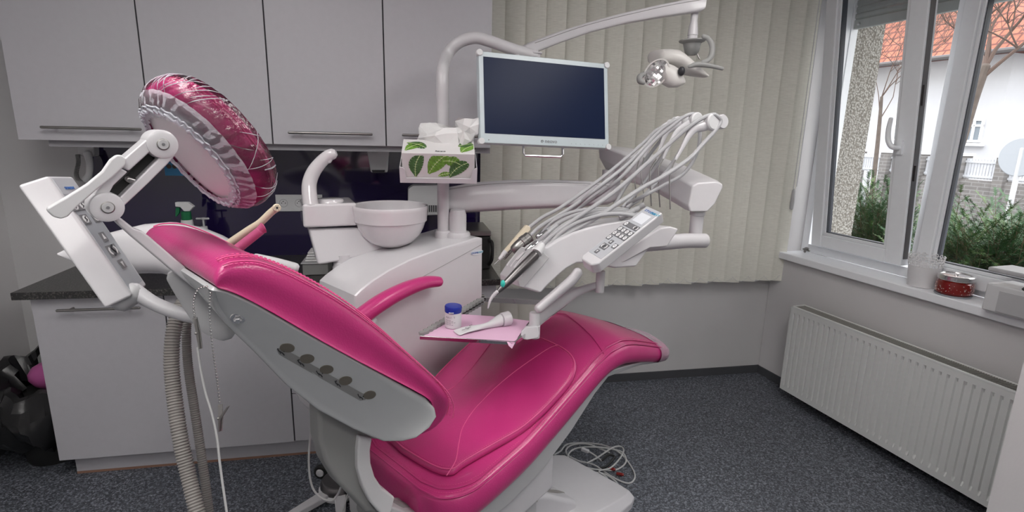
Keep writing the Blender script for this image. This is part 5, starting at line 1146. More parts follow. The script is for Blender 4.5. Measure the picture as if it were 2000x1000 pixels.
g = G(); g.lathe(D(1069, 451, 1.86), D(1046, 465, 1.85)-D(1069, 451, 1.86), [(.001, 0), (.007, 0), (.007, .02), (.009, .022), (.009, .04), (.006, .045), (.001, .045)], 18); g.obj('coupling', 'chrome', h)
hose([(1066, 452, 1.865), (1100, 425, 2.07), (1156, 376, 1.92), (1226, 320, 1.97), (1282, 262, 1.99), (1310, 240, 1.98), (1332, 230, 1.98), (1346, 236, 2.0), (1340, 270, 2.02), (1312, 320, 2.02), (1262, 378, 1.98), (1225, 405, 1.95)], parent=h)
h = hp('slender chrome turbine handpiece with white head', (1047, 478, 1.83))
g = G(); g.lathe(D(1050, 474, 1.835), D(1020, 497, 1.82)-D(1050, 474, 1.835), [(.001, 0), (.009, 0), (.011, .006), (.011, .03), (.009, .034), (.0085, .052), (.001, .052)], 20); g.obj('body', 'chrome', h)
g = G(); g.box(D(1016, 500, 1.815), (D(1012, 505, 1.8)-D(1018, 498, 1.8)).normalized()*.012, Vector((0, 0, 1))*.006+RT*.005, wdn*.008); g.obj('head', 'white_matte', h, bevel=.003)
hose([(1051, 472, 1.84), (1080, 446, 1.85), (1128, 409, 2.07), (1206, 353, 1.92), (1268, 285, 1.94), (1308, 250, 1.93), (1340, 226, 1.92), (1359, 224, 1.93), (1366, 240, 1.95), (1364, 290, 1.95), (1338, 336, 1.94), (1296, 362, 1.92), (1254, 384, 1.9), (1214, 405, 2.07)], parent=h)
h = hp('long dark grey scaler with teal clip and white curved tip pointing at the tray', (1052, 486, 1.77))
sc_ax = D(968, 574, 1.68)-D(1047, 496, 1.72); Ls = sc_ax.length
g = G(); g.lathe(D(1047, 496, 1.72), sc_ax, [(.001, 0), (.014, 0), (.0155, .006), (.0145, Ls*.45), (.012, Ls*.75), (.009, Ls*.88), (.005, Ls), (.001, Ls)], 24); g.obj('body', 'steel_dark', h)
g = G(); g.ball(D(982, 554, 1.675), .0075, 14, (1, .8, 1.6)); g.obj('teal_clip', 'teal', h)
g = G(); g.tube([D(971, 570, 1.68), D(963, 578, 1.68), D(957, 588, 1.68), D(953, 602, 1.68)], [.0065, .0055, .0045, .002], 12, 6); g.obj('tip', 'white_plastic', h)
g = G(); g.lathe(D(1060, 477, 1.74), D(1047, 496, 1.72)-D(1060, 477, 1.74), [(.001, 0), (.009, .0), (.014, .012), (.017, .038), (.001, .038)], 20); g.obj('hose_connector', 'white_matte', h)
hose([(1058, 479, 1.78), (1076, 462, 1.79), (1120, 430, 1.80), (1198, 376, 1.83), (1257, 325, 1.85), (1310, 278, 1.86), (1352, 243, 1.85), (1378, 228, 1.85), (1394, 224, 1.85)], r=.0074, parent=h)
g = hose([(1396, 224, 1.85), (1408, 236, 1.86), (1394, 258, 1.86), (1374, 280, 1.86), (1346, 310, 1.85), (1296, 344, 1.83), (1254, 367, 1.82), (1212, 394, 1.80), (1170, 422, 1.79), (1120, 450, 1.785), (1086, 470, 1.78), (1068, 482, 1.775)], r=.0074, parent=h)
# return hoses lying over the head
for k, (off_, d, lb) in enumerate(((0, 1.78, 'nearest'), (7, 1.83, 'next'), (14, 1.88, 'middle'), (21, 1.93, 'farthest'))):
    t = thing('supply_hose', ['grey supply hose curving over the instrument head, closest to the keypad', 'grey supply hose over the instrument head, second from the keypad', 'grey supply hose over the instrument head, third from the keypad', 'grey supply hose over the instrument head, farthest from the keypad'][k], 'hose', D(1150, 430, d), group='supply hoses over the instrument head')
    hose([(1074-off_*.9, 478-off_*.9, d), (1095-off_, 455-off_*.9, d), (1130-off_, 434-off_*.8, d), (1175-off_, 420-off_*.55, d), (1215, 418-off_*.45, d+.01), (1245, 424-off_*.3, d+.04)], r=.0066, parent=t)
for k in range(4): c = D(1228+k*10, 418-6*k, 1.82+.05*k); g = G(); g.lathe(c, (D(1200, 430, 1.82)-D(1228, 418, 1.82)), [(.001, 0), (.010, 0), (.010, .03), (.008, .034), (.001, .034)], 14); g.obj('hose_boot', 'grey_light', dh)
# ------------------------------------------------------------------ tray arm, tray and what lies on it
TZ = .982
tc_ = [atZ(820, 657, TZ), atZ(1006, 668, TZ)]; tx = (tc_[1]-tc_[0]); TX = tx.length; tx = tx.normalized(); bk = atZ(945, 584, TZ)-tc_[0]; ty = bk.normalized(); TYl = bk.length
ty = Vector((0, 0, 1)).cross(tx); TYl = .36
def TP(x, y, z=0.): return tc_[0]+tx*x+ty*y+Vector((0, 0, z))
_bk = atZ(945, 584, TZ)-tc_[0]; ty = (_bk).normalized(); TYl = _bk.length
tr_ = thing('instrument_tray', 'polished metal tray over the knee rest of the chair', 'tray', TP(TX/2, .1))
g = G(); g.prism([TP(0, 0, -.002), TP(TX, 0, -.002), TP(TX+.02, TYl, -.002), TP(0, TYl, -.002)], (0, 0, -.003)); g.obj('plate', 'mirror_steel', tr_, smooth=False)
for (p0, p1) in ((TP(0, 0, -.004), TP(TX, 0, -.004)), (TP(0, TYl, 0.002), TP(TX+.02, TYl, .002)), (TP(TX, 0, -.004), TP(TX+.02, TYl, 0))):
    d_ = (p1-p0).normalized(); s_ = d_.cross(Vector((0, 0, 1))); g = G(); g.box((p0+p1)/2, (p1-p0)/2, s_*.002, Vector((0, 0, .006))); g.obj('rim', 'mirror_steel', tr_, bevel=.001)
mt = thing('silicone_strip', 'grey notched silicone strip along the left edge of the tray', 'strip', TP(0, .2))
g = G(); pts = [TP(-.002, .002, .001)]; n = 17; s = .01; stp = (TYl-.03)/n
for i in range(n):
    pts += [TP(-.006, s, .001), TP(-.012, s+stp*.2, .001), TP(-.012, s+stp*.6, .001), TP(-.006, s+stp*.75, .001)]; s += stp
pts += [TP(-.002, TYl-.015, .001), TP(.004, TYl-.015, .001)]
s = TYl-.02
for i in range(n): pts += [TP(.010, s-stp*.1, .001), TP(.014, s-stp*.25, .001), TP(.014, s-stp*.6, .001), TP(.009, s-stp*.8, .001)]; s -= stp
pts += [TP(.004, .004, .001)]
g.prism(pts, (0, 0, .009)); mt_ = g.obj('notched_bar', 'grey_cover', mt, smooth=False)
def onT(px, py, h=.0): return atZ(px, py, TZ+h)
pq = [onT(828, 656, .002), onT(998, 669, .002), onT(1006, 664, .002), onT(1035, 625, .002), onT(1030, 623, .002), onT(900, 615, .002)]
liner = [onT(826, 657), onT(900, 662), onT(995, 668), onT(1003, 669), onT(1014, 655), onT(1034, 627), onT(960, 618), onT(899, 614), onT(868, 634)]
g = G(); g.prism([p+Vector((0, 0, .0002)) for p in liner], (0, 0, .0008)); pl_ = g.obj('sheet', 'pink_paper', smooth=False)
a, b = onT(995, 668), onT(1005, 668)
tag(pl_, 'pink paper sheet lining the front half of the tray', 'paper liner'); pl_.name = 'tray_liner'
g = G(); g.add([onT(990, 668, .001), onT(1012, 658, .001), onT(1000, 681, -.004), onT(994, 676, -.008)], [(0, 1, 2, 3)]); g.obj('folded_corner', 'pink_paper', pl_, recalc=False, smooth=False)
# jar with blue lid
jc = onT(885, 638, .002); jr = .0275
jt = thing('jar', 'small white jar with blue flip lid on the pink paper', 'jar', jc)
g = G(); g.lathe(jc, (0, 0, 1), [(.001, 0), (jr*.92, .0), (jr, .003), (jr, .050), (jr*.96, .053), (.001, .053)], 36); g.obj('body', 'white_plastic', jt)
g = G(); g.lathe(jc+Vector((0, 0, .0535)), Vector((.05, -.03, 1)), [(.001, 0), (jr*1.0, .0), (jr*1.03, .004), (jr*1.03, .010), (jr*1.01, .0105), (jr*1.03, .011), (jr*1.05, .017), (jr*.98, .021), (.001, .022)], 36); jl = g.obj('lid', 'jar_blue', jt)
fwd = Vector((CAM.x-jc.x, CAM.y-jc.y, 0)).normalized(); sdv = Vector((0, 0, 1)).cross(fwd)
g = G(); g.box(jc+Vector((0, 0, .0575))+fwd*jr*1.01-sdv*.006, sdv*.008, Vector((0, 0, .0009)), fwd*.0035); g.obj('lid_mark', 'white_matte', jl)
def wrap_text(body, size, ang0, z, m, parent, c=jc, r=jr):
    a = ang0; 
    for ch in body:
        if ch != ' ':
            nrm = fwd*math.cos(a)+sdv*math.sin(a); tn = sdv*math.cos(a)-fwd*math.sin(a)
            text_on('printed_letter', ch, size, c+nrm*(r+.0003)+Vector((0, 0, z))-tn*size*.3, tn, (0, 0, 1), m, parent, depth=.0001)
        a += size*.72/r
bd = [o for o in jt.children if o.name.startswith('body')][0]
wrap_text('MAVIT', .0095, -.85, .037, 'ink_grey', bd)
g = G()
for k, z in enumerate((.031, .027, .023, .019, .015)):
    for j in range(3+(k*7) % 3):
        a = -.95+j*.28; nrm = fwd*math.cos(a)+sdv*math.sin(a); tn = sdv*math.cos(a)-fwd*math.sin(a); g.box(jc+nrm*(jr+.0001)+Vector((0, 0, z)), tn*.0028, Vector((0, 0, .0007)), nrm*.0002)
g.obj('small_print', 'ink_grey', bd, smooth=False)
# paste tube
tu = thing('paste_tube', 'squeezed white paste tube with round white cap on the pink paper', 'tube', onT(940, 640))
c0, c1 = onT(890, 651, .004), onT(980, 629, .014); ax = (c1-c0); L0 = ax.length; axn = ax.normalized(); sd_ = Vector((0, 0, 1)).cross(axn)
secs = [(0, .026, .0012, 0), (.06, .026, .003, .001), (.2, .024, .006, .003), (.35, .020, .0065, .003), (.5, .013, .008, .003), (.62, .009, .009, .002), (.74, .012, .011, 0), (.86, .018, .016, .003), (.97, .0215, .0205, .007), (1.0, .0215, .0215, .008)]
rg = [[c0+ax*t+sd_*(math.cos(6.2832*i/20)*w+.004*math.sin(t*9))+Vector((0, 0, dz+math.sin(6.2832*i/20)*hh_)) for i in range(20)] for t, w, hh_, dz in secs]
g = G(); g.loft(rg); tbm = g.obj('tube_body', 'white_matte', tu, sub=1)
cc0 = c0+ax*1.0+Vector((0, 0, .008)); g = G(); g.lathe(cc0, axn, [(.001, 0), (.0225, 0), (.0235, .002), (.0245, .028), (.023, .030), (.001, .030)], 30); g.obj('cap', 'white_plastic', tu)
for k, (wt, t0, dy) in enumerate((('fluor', .18, .002), ('gel', .30, -.012), ('dental', .08, .010))):
    text_on('printed_text', wt, .011, c0+ax*t0-sd_*(.006+dy)+Vector((0, 0, .0115)), axn, sd_*1.0, 'ink_grey', tu, depth=.0002, shear=.3)
# tray arm: joint, upright, handle
ta = thing('tray_support', 'white jointed arm with round grip holding the metal tray', 'arm', D(1040, 650, 1.78))
g = G(); g.prism([D(x, y, 1.76) for x, y in ((1018, 648), (1028, 638), (1050, 638), (1054, 650), (1052, 660), (1030, 664), (1016, 662))], FW*.03); g.obj('clamp', 'white_plastic', ta, bevel=.003)
c = D(1043, 652, 1.80); g = G(); g.lathe(c, (0, 0, 1), [(.001, -.012), (.019, -.012), (.020, .0), (.020, .03), (.0175, .032), (.0170, .072), (.015, .075), (.001, .075)], 24); g.obj('upright', 'white_plastic', ta)
st_ = [(1048, 615, 1052, 640, 1.82, .02), (1066, 600, 1078, 617, 1.83, .03), (1090, 580, 1102, 600, 1.85, .03), (1120, 564, 1128, 580, 1.86, .03), (1150, 555, 1154, 568, 1.87, .03), (1166, 551, 1167, 564, 1.88, .03), (1173, 551, 1173, 563, 1.88, .02)]
slab(st_, .03, FW, 3).obj('tray_bar', 'white_arm', ta)
g = G(); g.lathe(D(1171, 570, 1.885), (0, 0, 1), [(.001, 0), (.015, 0), (.0155, .01), (.0155, .075), (.001, .075)], 18); g.obj('hanger_post', 'white_arm', ta)
g = G(); g.tube([D(1052, 603, 1.77), D(1075, 583, 1.775), D(1100, 562, 1.78), D(1118, 546, 1.785), D(1128, 532, 1.79)], [.0155, .016, .017, .0175, .017], 18, 6); g.obj('grip', 'white_plastic', ta)

# ================================================================== ASSISTANT ELEMENT, SUCTION
ae = thing('assistant_element', 'white arched holder for the suction handpieces behind the chair', 'holder', D(300, 500, 1.62))
st_ = [(111, 494, 113, 499, 1.52, .03), (125, 484, 130, 510, 1.53, .06), (150, 472, 158, 524, 1.54, .09), (185, 456, 190, 534, 1.55, .12), (220, 446, 222, 537, 1.56, .13), (265, 435, 262, 535, 1.57, .14), (315, 431, 300, 536, 1.58, .14), (360, 440, 335, 545, 1.59, .14), (400, 456, 365, 566, 1.60, .14), (435, 474, 400, 592, 1.62, .13), (455, 490, 430, 606, 1.64, .10)]
slab(st_, .14, FW, 3.4, 26).obj('arched_housing', 'white_plastic', ae)
st_ = [(567, 735, 568, 742, 1.78, .03), (571, 736, 572, 765, 1.78, .07), (580, 738, 584, 792, 1.78, .10), (600, 745, 600, 808, 1.79, .10), (640, 765, 622, 815, 1.80, .10), (700, 775, 690, 812, 1.84, .10), (760, 760, 760, 800, 1.9, .08)]
slab(st_, .1, FW, 2.6).obj('support_arm', 'white_plastic', ae)
g = G(); g.tube([D(500, 505, 1.70), D(540, 514, 1.72), D(576, 523, 1.74)], [.016, .017, .016], 16, 6, flat=1.3, fdir=FW); g.obj('end_rest', 'white_matte', ae)
sh1 = thing('suction_tip', 'beige saliva ejector handpiece with round ringed end above the backrest', 'suction handpiece', D(450, 480, 1.56), 'suction handpieces')
g = G(); g.tube([D(425, 492, 1.56), D(450, 474, 1.56), D(485, 450, 1.56), D(508, 435, 1.56), D(528, 416, 1.56), D(538, 408, 1.56)], [.011, .0115, .011, .0105, .0105, .0108], 18, 6); g.obj('body', 'beige', sh1)
c = D(540, 406, 1.55); g = G(); ax_ = (CAM-c).normalized()*.9+RT*.3; g.lathe(c, ax_, [(.001, 0), (.0115, 0), (.0115, .004), (.009, .006), (.001, .006)], 20); e_ = g.obj('end_ring', 'beige', sh1)
g = G(); g.lathe(c+ax_.normalized()*.0062, ax_, [(.0005, 0), (.0035, 0), (.0035, .0005), (.0005, .0005)], 10); p1_, p2_ = perp(ax_.normalized())
for k in range(6): g.ball(c+ax_.normalized()*.0062+p1_*math.cos(k*1.047)*.0065+p2_*math.sin(k*1.047)*.0065, .0014, 6)
g.obj('end_holes', 'ink_dark', e_)
sh2 = thing('suction_tip', 'pink suction handpiece with slanted open mouth beside the beige one', 'suction handpiece', D(470, 490, 1.53), 'suction handpieces')
g = G(); g.tube([D(452, 496, 1.53), D(475, 477, 1.53), D(498, 459, 1.53), D(508, 451, 1.53)], [.0135, .0135, .013, .013], 18, 6); g.obj('body', 'pink_plastic', sh2)
g = G(); d_ = (D(512, 447, 1.53)-D(500, 457, 1.53)).normalized(); c = D(507, 451, 1.53); n = 18; e1q, e2q = perp(d_)
g.loft([[c+(e1q*math.cos(6.2832*i/n)+e2q*math.sin(6.2832*i/n))*r_+d_*(h_+.009*math.cos(6.2832*i/n+.4)*k_) for i in range(n)] for r_, h_, k_ in ((.012, 0, 0), (.0135, .010, 1), (.0155, .014, 1), (.0135, .015, 1), (.0115, .012, 1), (.010, .002, .3))], caps=False); g.obj('mouth', 'pink_plastic', sh2)
# hoses hanging from it
def ribbed(name, label, pts, r, rib, m, n_=220):
    P, _ = spline([D(*p) for p in pts], [0]*len(pts), 110); g = G(); L = 0; rr = [r]
    for a, b in zip(P, P[1:]): L += (b-a).length; rr.append(r*(1-.15*(0.5+0.5*math.cos(L/rib*6.2832))))
    Q = []; 
    g.tube(P, rr, 18, 1, smoothp=False, round_ends=False); return tag(g.obj(name, m, None, angle=80), label, 'hose')
ribbed('suction_hose', 'thick ribbed grey suction hose hanging from the assistant holder', [(400, 566, 1.56), (385, 570, 1.53), (366, 582, 1.50), (348, 612, 1.47), (338, 655, 1.45), (335, 710, 1.44), (340, 770, 1.43), (351, 850, 1.41), (366, 920, 1.40), (385, 1000, 1.38), (400, 1060, 1.37), (455, 1130, 1.37)], .0195, .0075, 'suction_hose')
ribbed('suction_hose', 'thinner dark grey suction hose just right of the ribbed one', [(405, 572, 1.60), (388, 580, 1.58), (370, 605, 1.55), (364, 650, 1.53), (368, 720, 1.52), (380, 800, 1.51), (392, 880, 1.50), (402, 950, 1.49), (410, 1010, 1.48), (425, 1080, 1.47), (470, 1130, 1.47)], .0125, .006, 'grey_hose')
tag(hose([(386, 680, 1.14), (392, 720, 1.14), (401, 765, 1.14), (413, 805, 1.14), (423, 850, 1.14), (430, 910, 1.14), (437, 960, 1.14), (444, 1010, 1.14), (455, 1100, 1.14)], .0024, 'cable', None, 'thin_cable'), 'thin pale cable hanging below the bib clip on the left', 'cable')
tag(hose([(610, 805, 1.80), (607, 840, 1.8), (603, 900, 1.8), (608, 945, 1.8), (622, 968, 1.8), (645, 978, 1.8), (660, 965, 1.8), (668, 940, 1.78), (672, 900, 1.80)], .0034, 'cable', None, 'thin_cable'), 'pale cable looping down under the backrest to the foot control', 'cable')
tag(hose([(680, 930, 1.9), (682, 955, 1.9), (676, 975, 1.9), (668, 1010, 1.9), (664, 1060, 1.9)], .003, 'cable', None, 'thin_cable'), 'short pale cable dropping behind the foot control disc', 'cable')
# bib chains
def chain(label, pts, clip, d):
    t = thing('bib_chain', label, 'bib chain', D(*pts[0], d)); P, _ = spline([D(x, y, d) for x, y in pts], [0]*len(pts), 40); g = G(); acc = 0; last = P[0]; g.ball(last, .0021, 8)
    for p in P:
        if (p-last).length > .0050: g.ball(p, .0021, 8); last = p
    g.obj('beads', 'tap_metal', t); (x0, y0), (x1, y1), sp__ = clip; a = D(x0, y0, d); b = D(x1, y1, d); ax = (b-a); sd = ax.cross(FW).normalized()
    g = G(); g.prism([a-sd*.004, a+sd*.004, a+ax*.5+sd*.005, b+sd*.0025, b-sd*.0015, a+ax*.5-sd*.003], FW*.0025); o = g.obj('clip_jaw', 'tap_metal', t, bevel=.0005)
    g = G(); q = a+ax*.05+sd*sp__; g.prism([q, q+sd*.003, a+ax*.55+sd*.003, b+sd*.001, b-sd*.001, a+ax*.5-sd*.001], -FW*.005); g.obj('clip_lever', 'steel', t, bevel=.0005)
    g = G(); g.tube([a+ax*.5-FW*.006, a+ax*.5+FW*.004], .0024, 10); g.obj('clip_pin', 'steel', t)
chain('metal bead bib chain with clip, shorter one on the left', [(404, 560), (390, 563), (381, 576), (378, 595), (380, 620)], ((380, 620), (392, 681), .002), .985)
chain('long metal bead bib chain with open clip hanging below the backrest', [(411, 572), (409, 600), (412, 650), (418, 700), (424, 745), (429, 790)], ((429, 790), (430, 842), .016), .975)

# ================================================================== FOOT CONTROL, FLOOR CABLES
fcn = thing('foot_control', 'foot control with dark metal disc and white arms under the chair', 'foot control', atZ(655, 955, 0))
pc2 = atZ(664, 935, .075)
g = G(); g.lathe(pc2, (0, 0, 1), [(.001, -.045), (.082, -.045), (.086, -.03), (.086, -.012), (.078, .0), (.072, .002), (.070, .001), (.06, .002), (.058, .001), (.05, .002), (.048, .001), (.04, .002), (.001, .003)], 44); g.obj('pedal_disc', 'steel_dark', fcn)
g = G(); g.lathe(pc2-Vector((0, 0, .062)), (0, 0, 1), [(.001, 0), (.09, 0), (.094, .008), (.094, .02), (.085, .024), (.001, .024)], 44); g.obj('base_disc', 'white_plastic', fcn)
for dx, dy in ((-.22, -.20), (.03, -.26), (.2, .05)):
    a = Vector((pc2.x, pc2.y, .02)); b = a+Vector((dx, dy, -.002)); s_ = (b-a).cross(Vector((0, 0, 1))).normalized(); g = G(); g.prism([a+s_*.03, b+s_*.016, b-s_*.016, a-s_*.03], (0, 0, .03)); g.obj('leg', 'white_plastic', fcn, bevel=.006)
g = G(); a = D(634, 898, 2.40); b = D(660, 930, 2.32); s_ = (b-a).cross(FW).normalized()*.010; g.prism([a-s_, a+s_, b+s_, b-s_], FW*.03); g.obj('caster_bracket', 'white_plastic', fcn, bevel=.004)
wc = atZ(627, 921, .034); g = G(); g.lathe(wc, Vector((-.3, -1, 0)), [(.001, -.012), (.030, -.012), (.034, -.006), (.034, .006), (.030, .012), (.020, .012), (.001, .012)], 28); ww = g.obj('caster_wheel', 'rubber_black', fcn)
g = G(); g.lathe(wc, Vector((-.3, -1, 0)), [(.001, .012), (.019, .012), (.017, .017), (.001, .018)], 24); g.obj('hub', 'white_plastic', ww)
def floor_cable(pts, r, label, h=None, m='cable'):
    P = [atZ(x, y, (r+(z if len(q) > 2 else 0))) if True else None for q in pts for x, y, z in [(q[0], q[1], q[2] if len(q) > 2 else 0)]]
    g = G(); g.tube(P, r, 8, 7); return tag(g.obj('coiled_cable', m), label, 'cable')
floor_cable([(1083, 888, .0), (1095, 881), (1108, 868, .01), (1140, 865, .01), (1180, 870, .015), (1210, 884, .02), (1232, 910), (1240, 930), (1232, 943), (1215, 941), (1190, 928), (1160, 908, .01), (1130, 900, .015), (1108, 888, .01), (1107, 876, .01), (1122, 868, .02), (1150, 868, .02), (1190, 884, .01)], .0042, 'outermost pale cable of the coil on the floor beside the chair base')
floor_cable([(1085, 893, .02), (1110, 899, .02), (1140, 912, .02), (1175, 918, .01), (1205, 917, .0), (1222, 903, .01), (1218, 886, .02), (1200, 878, .02), (1160, 873, .03), (1125, 876, .02), (1110, 888, .02), (1116, 903, .02), (1150, 920, .02), (1178, 925, .01), (1200, 938, .01), (1212, 955, .0)], .0042, 'inner pale cable of the coil on the floor beside the chair base')
floor_cable([(1147, 904, .03), (1168, 893, .03), (1195, 875, .03), (1212, 872, .02), (1218, 880, .02), (1210, 896, .02), (1192, 914, .02), (1170, 920, .02), (1182, 930, .01), (1196, 948, .01), (1205, 958)], .0040, 'pale cable crossing over the middle of the floor coil')
tag(G().tube([atZ(1176, 899, .01), atZ(1190, 888, .02), atZ(1200, 893, .012), atZ(1184, 911, .01), atZ(1172, 914, .01)], .006, 8, 6).obj('black_cord', 'rubber_black'), 'dark twisted cord lying inside the floor coil', 'cord')
cnn = thing('cable_plug', 'small white plug in the cable coil on the floor', 'plug', atZ(1143, 880, .02)); ca_ = atZ(1136, 877, .03); cb_ = atZ(1150, 882, .03); q = (cb_-ca_).normalized()
g = G(); g.box((ca_+cb_)/2, (cb_-ca_)/2, q.cross(Vector((0, 0, 1)))*.009, Vector((0, 0, .007))); g.obj('plug_body', 'white_plastic', cnn, bevel=.002); g = G(); g.tube([cb_, atZ(1160, 888, .02), atZ(1175, 900, .008)], .004, 8, 6); g.obj('lead', 'cable', cnn)
for (x, y, lb) in ((1190, 915, 'red end cap left of the other one in the floor coil'), (1206, 925, 'red end cap at the right side of the floor coil')):
    a = atZ(x, y, .012); g = G(); g.tube([a, a+Vector((.022, -.012, 0))], .008, 12, smoothp=False); tag(g.obj('red_cap', 'candle_red'), lb, 'cap')

# ================================================================== THINGS ON AND ABOVE THE COUNTER
YW = YB-.013
soc = thing('wall_socket', 'row of three grey white sockets on the purple splashback', 'socket', atY(584, 396, YW))
sa_, sb_ = atY(538, 380, YW), atY(631, 412, YW); sz0, sz1 = sb_.z, sa_.z; sxs = [sa_.x+(sb_.x-sa_.x)*k/3 for k in range(4)]
g = G(); g.aabb(sxs[0], sxs[3], YW-.008, YW, sz0, sz1); g.obj('frame', 'printer_light', soc, bevel=.002)
for k in range(3):
    cx, cz = (sxs[k]+sxs[k+1])/2, (sz0+sz1)/2; hw = (sxs[1]-sxs[0])*.42
    g = G(); g.aabb(cx-hw, cx+hw, YW-.011, YW-.008, cz-hw, cz+hw); ins = g.obj('insert', 'printer_light', soc, bevel=.001)
    g = G(); g.lathe((cx, YW-.0112, cz), (0, -1, 0), [(.0205, 0), (.022, 0), (.022, .001), (.0205, .001), ], 28, caps=False); g.obj('rim', 'ink_grey', ins)
    g = G()
    for dx, dz in ((-.0095, 0), (.0095, 0)): g.lathe((cx+dx, YW-.0112, cz+dz), (0, -1, 0), [(.0003, 0), (.0026, 0), (.0026, .0006), (.0003, .0006)], 10)
    g.lathe((cx, YW-.0112, cz+.010), (0, -1, 0), [(.0003, 0), (.0024, 0), (.0022, .01), (.0003, .01)], 10); g.obj('contacts', 'ink_dark', ins)
ds = thing('soap_dispenser', 'grey white wedge shaped dispenser hanging under the wall cabinets', 'dispenser', atY(740, 315, 3.1))
p_ = [atY(x, y, 3.06) for x, y in ((716, 291), (760, 291), (757, 337), (724, 337))]
g = G(); g.prism(p_, (0, .106, 0)); g.obj('body', 'printer_light', ds, bevel=.008)
g = G(); g.prism([atY(x, y, 3.053) for x, y in ((726, 294), (739, 295), (738, 299), (726, 299))], (0, .01, 0)); g.obj('lock', 'grey_light', ds, bevel=.001); g = G(); g.prism([atY(x, y, 3.055) for x, y in ((726, 332), (752, 332), (751, 338), (728, 338))], (0, .02, 0)); g.obj('outlet', 'ink_dark', ds, smooth=False)
wd_ = thing('air_freshener', 'grey white box with slotted vent on the splashback beside the pole', 'dispenser', atY(826, 395, 3.1))
p_ = [atY(x, y, 3.05) for x, y in ((797, 370), (806, 363), (856, 362), (860, 420), (797, 423))]
g = G(); g.prism(p_, (0, .116, 0)); g.obj('body', 'printer_light', wd_, bevel=.008); 
for k in range(9): q = atY(822+k*4.2, 407, 3.047); g = G(); g.aabb(q.x-.0028, q.x+.0028, q.y-.001, q.y+.01, q.z-.02, q.z+.017); g.obj('vent_slot', 'ink_dark', wd_, smooth=False)
po = tag(G().aabb(atY(318, 300, YW).x, atY(373, 300, YW).x, YW-.0015, YW, atY(345, 343, YW).z, atY(345, 268, YW).z).obj('poster', 'blue_poster', smooth=False), 'small blue picture card on the purple splashback behind the headrest', 'poster')
for i in range(4):
    for j in range(2): g = G(); q = atY(330+i*11, 307+j*18, YW-.002); g.lathe(q, (0, -1, 0), [(.0005, 0), (.012, 0), (.012, .0005), (.0005, .0005)], 14); g.obj('printed_picture', 'bark', po)
sb2 = thing('spray_bottle', 'white spray bottle with green trigger on the counter', 'spray bottle', atY(366, 440, 2.98)); c = atY(366, 440, 2.98); c.z = .918
g = G(); g.lathe(c, (0, 0, 1), [(.001, 0), (.040, 0), (.042, .01), (.042, .14), (.030, .20), (.026, .235), (.001, .235)], 28); g.obj('bottle', 'white_matte', sb2)
zt2 = atY(366, 411, 2.98).z; g = G(); g.lathe(Vector((c.x, c.y, zt2-.035)), (0, 0, 1), [(.001, -.06), (.022, -.06), (.024, -.02), (.022, .03), (.001, .03)], 20); g.obj('collar', 'green_plastic', sb2)
g = G(); g.prism([atY(x, y, 2.965) for x, y in ((341, 395), (366, 395), (378, 404), (374, 408), (370, 413), (359, 413), (352, 405), (342, 404))], (0, .03, 0)); hd2 = g.obj('spray_head', 'white_matte', sb2, bevel=.004)
g = G(); g.prism([atY(x, y, 2.972) for x, y in ((343, 405), (351, 406), (350, 416), (344, 424), (342, 422))], (0, .016, 0)); g.obj('trigger', 'green_plastic', sb2, bevel=.002)
pb2 = thing('pump_bottle', 'clear pump soap bottle beside the spray bottle', 'pump bottle', atY(398, 440, 3.02)); c = atY(398, 440, 3.02); c.z = .918; zp_ = atY(398, 427, 3.02).z
g = G(); g.lathe(c, (0, 0, 1), [(.001, 0), (.030, 0), (.032, .01), (.032, zp_-.918-.09), (.018, zp_-.918-.06), (.016, zp_-.918-.04), (.001, zp_-.918-.04)], 24); g.obj('bottle', 'grey_light', pb2)
g = G(); g.lathe(Vector((c.x, c.y, zp_-.045)), (0, 0, 1), [(.001, 0), (.005, 0), (.005, .04), (.010, .042), (.010, .05), (.001, .05)], 14); g.tube([Vector((c.x-.03, c.y, zp_)), Vector((c.x+.025, c.y, zp_))], .0055, 10, smoothp=False); g.obj('pump', 'grey_light', pb2)
# black machine at the right end of the worktop
ma = thing('coffee_machine', 'black machine standing at the right end of the counter', 'machine', atY(950, 520, 2.85)); x0 = atY(925, 500, 2.80).x; x1 = atY(954, 500, 2.80).x; zm_ = atY(950, 462, 2.72).z
g = G(); g.aabb(x0-.12, x1, 2.72, 3.0, .919, zm_); g.obj('body', 'rubber_black', ma, bevel=.01); g = G(); g.aabb(x0-.122, x1+.001, 2.715, 3.0, zm_, zm_+.03); g.obj('top_band', 'steel', ma, bevel=.008); g = G(); g.tube([Vector((x1-.01, 2.71, zm_-.02)), Vector((x1, 2.68, zm_-.03)), Vector((x1, 2.68, .99)), Vector((x1-.01, 2.71, .95))], .009, 10, 5); g.obj('handle', 'rubber_black', ma)
# tray box and folded towels on the counter behind the pedestal
gb = thing('plastic_bin', 'grey open box on the counter left of the bowl pedestal', 'box', atY(605, 540, 2.75)); a = atY(590, 516, 2.70); b = atY(634, 545, 2.70)
g = G(); g.aabb(a.x, b.x+.02, 2.70, 2.85, .919, a.z); g.obj('body', 'grey_cover', gb, bevel=.004); g = G(); g.aabb(a.x-.006, b.x+.02, 2.694, 2.856, a.z, a.z+.006); g.obj('rim', 'grey_light', gb, bevel=.002)
ft = thing('folded_towels', 'small stack of folded white towels on the grey box', 'towels', Vector((a.x+.06, 2.76, a.z+.007)))
for k in range(4): g = G(); g.aabb(a.x+.012+.004*k, a.x+.11-.006*k, 2.71+.003*k, 2.83, a.z+.008+.012*k, a.z+.018+.012*k); g.obj('towel', 'paper', ft, bevel=.004)
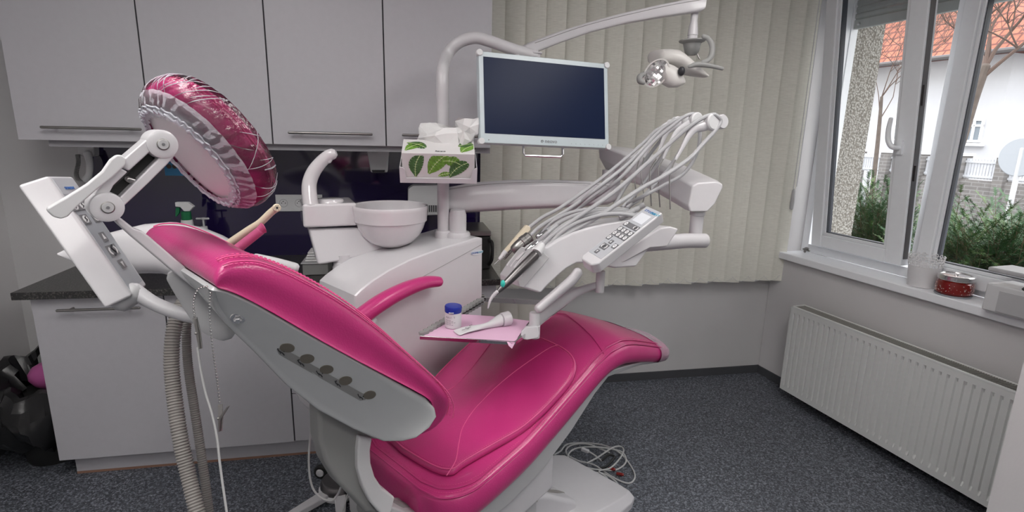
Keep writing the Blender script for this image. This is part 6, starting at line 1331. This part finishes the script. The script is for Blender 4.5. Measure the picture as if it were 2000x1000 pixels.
# wall telephone with coiled cord at the left of the splashback
ph = thing('wall_telephone', 'grey white wall telephone with coiled cord beside the splashback', 'telephone', atY(168, 330, YB-.03))
g = G(); g.prism([atY(x, y, 3.12) for x, y in ((150, 284), (183, 284), (184, 305), (170, 307), (152, 304))], (0, .058, 0)); g.obj('base', 'printer_light', ph, bevel=.006)
g = G(); g.tube([atY(171, 300, 3.10), atY(175, 318, 3.09), atY(174, 340, 3.09), atY(169, 350, 3.10)], [.018, .015, .015, .019], 12, 6); g.obj('handset', 'printer_light', ph)
g = G(); P, _ = spline([atY(x, y, 3.11) for x, y in ((152, 302), (153, 318), (149, 338), (153, 351), (163, 353))], [0]*5, 60); g.tube([p+Vector((math.cos(i*.9)*.009, math.sin(i*.9)*.009, 0)) for i, p in enumerate(P)], .0022, 5, 1, smoothp=False); g.obj('coiled_cord', 'grey_cover', ph)
# waste bin with black bag
bcx, bcy = -1.73, 2.82; bn = thing('waste_bin', 'waste bin with black plastic bag bunched over its rim', 'bin', Vector((bcx, bcy, 0)))
g = G(); g.lathe((bcx, bcy, .001), (0, 0, 1), [(.001, 0), (.115, 0), (.12, .01), (.145, .33), (.14, .34), (.001, .32)], 32); g.obj('pail', 'rubber_black', bn)
g = G(); rg = []; rn = random.Random(4)
for z, r_ in ((.13, .150), (.17, .20), (.22, .245), (.29, .268), (.36, .262), (.41, .24), (.45, .205), (.455, .17), (.42, .14), (.34, .11)):
    rr = []
    for i in range(56):
        t = 6.2832*i/56; w_ = .016*math.sin(i*1.1+z*14)+.010*math.sin(i*2.7+z*31)+rn.uniform(-.004, .004)
        rr.append(Vector((max(XL+.012, bcx+math.cos(t)*(r_+w_)), min(YB-.02, bcy+math.sin(t)*(r_+w_)), z+.016*math.sin(i*.9+z*9)+(.05*math.cos(t-2.0) if z > .3 else .02*math.cos(t-2)))))
    rg.append([Vector((min(p.x, -1.592), p.y, p.z)) if p.y > 2.52 else p for p in rr])
g.loft(rg, caps=False); g.obj('bin_bag', 'bag_black', bn, recalc=False)
g = G(); g.ball(Vector((bcx+.04, bcy-.03, .435)), .075, 14, (1.2, .9, .9)); tag(g.obj('pink_waste', 'bag_pink', None), 'pink crumpled packet inside the black bin bag', 'waste')
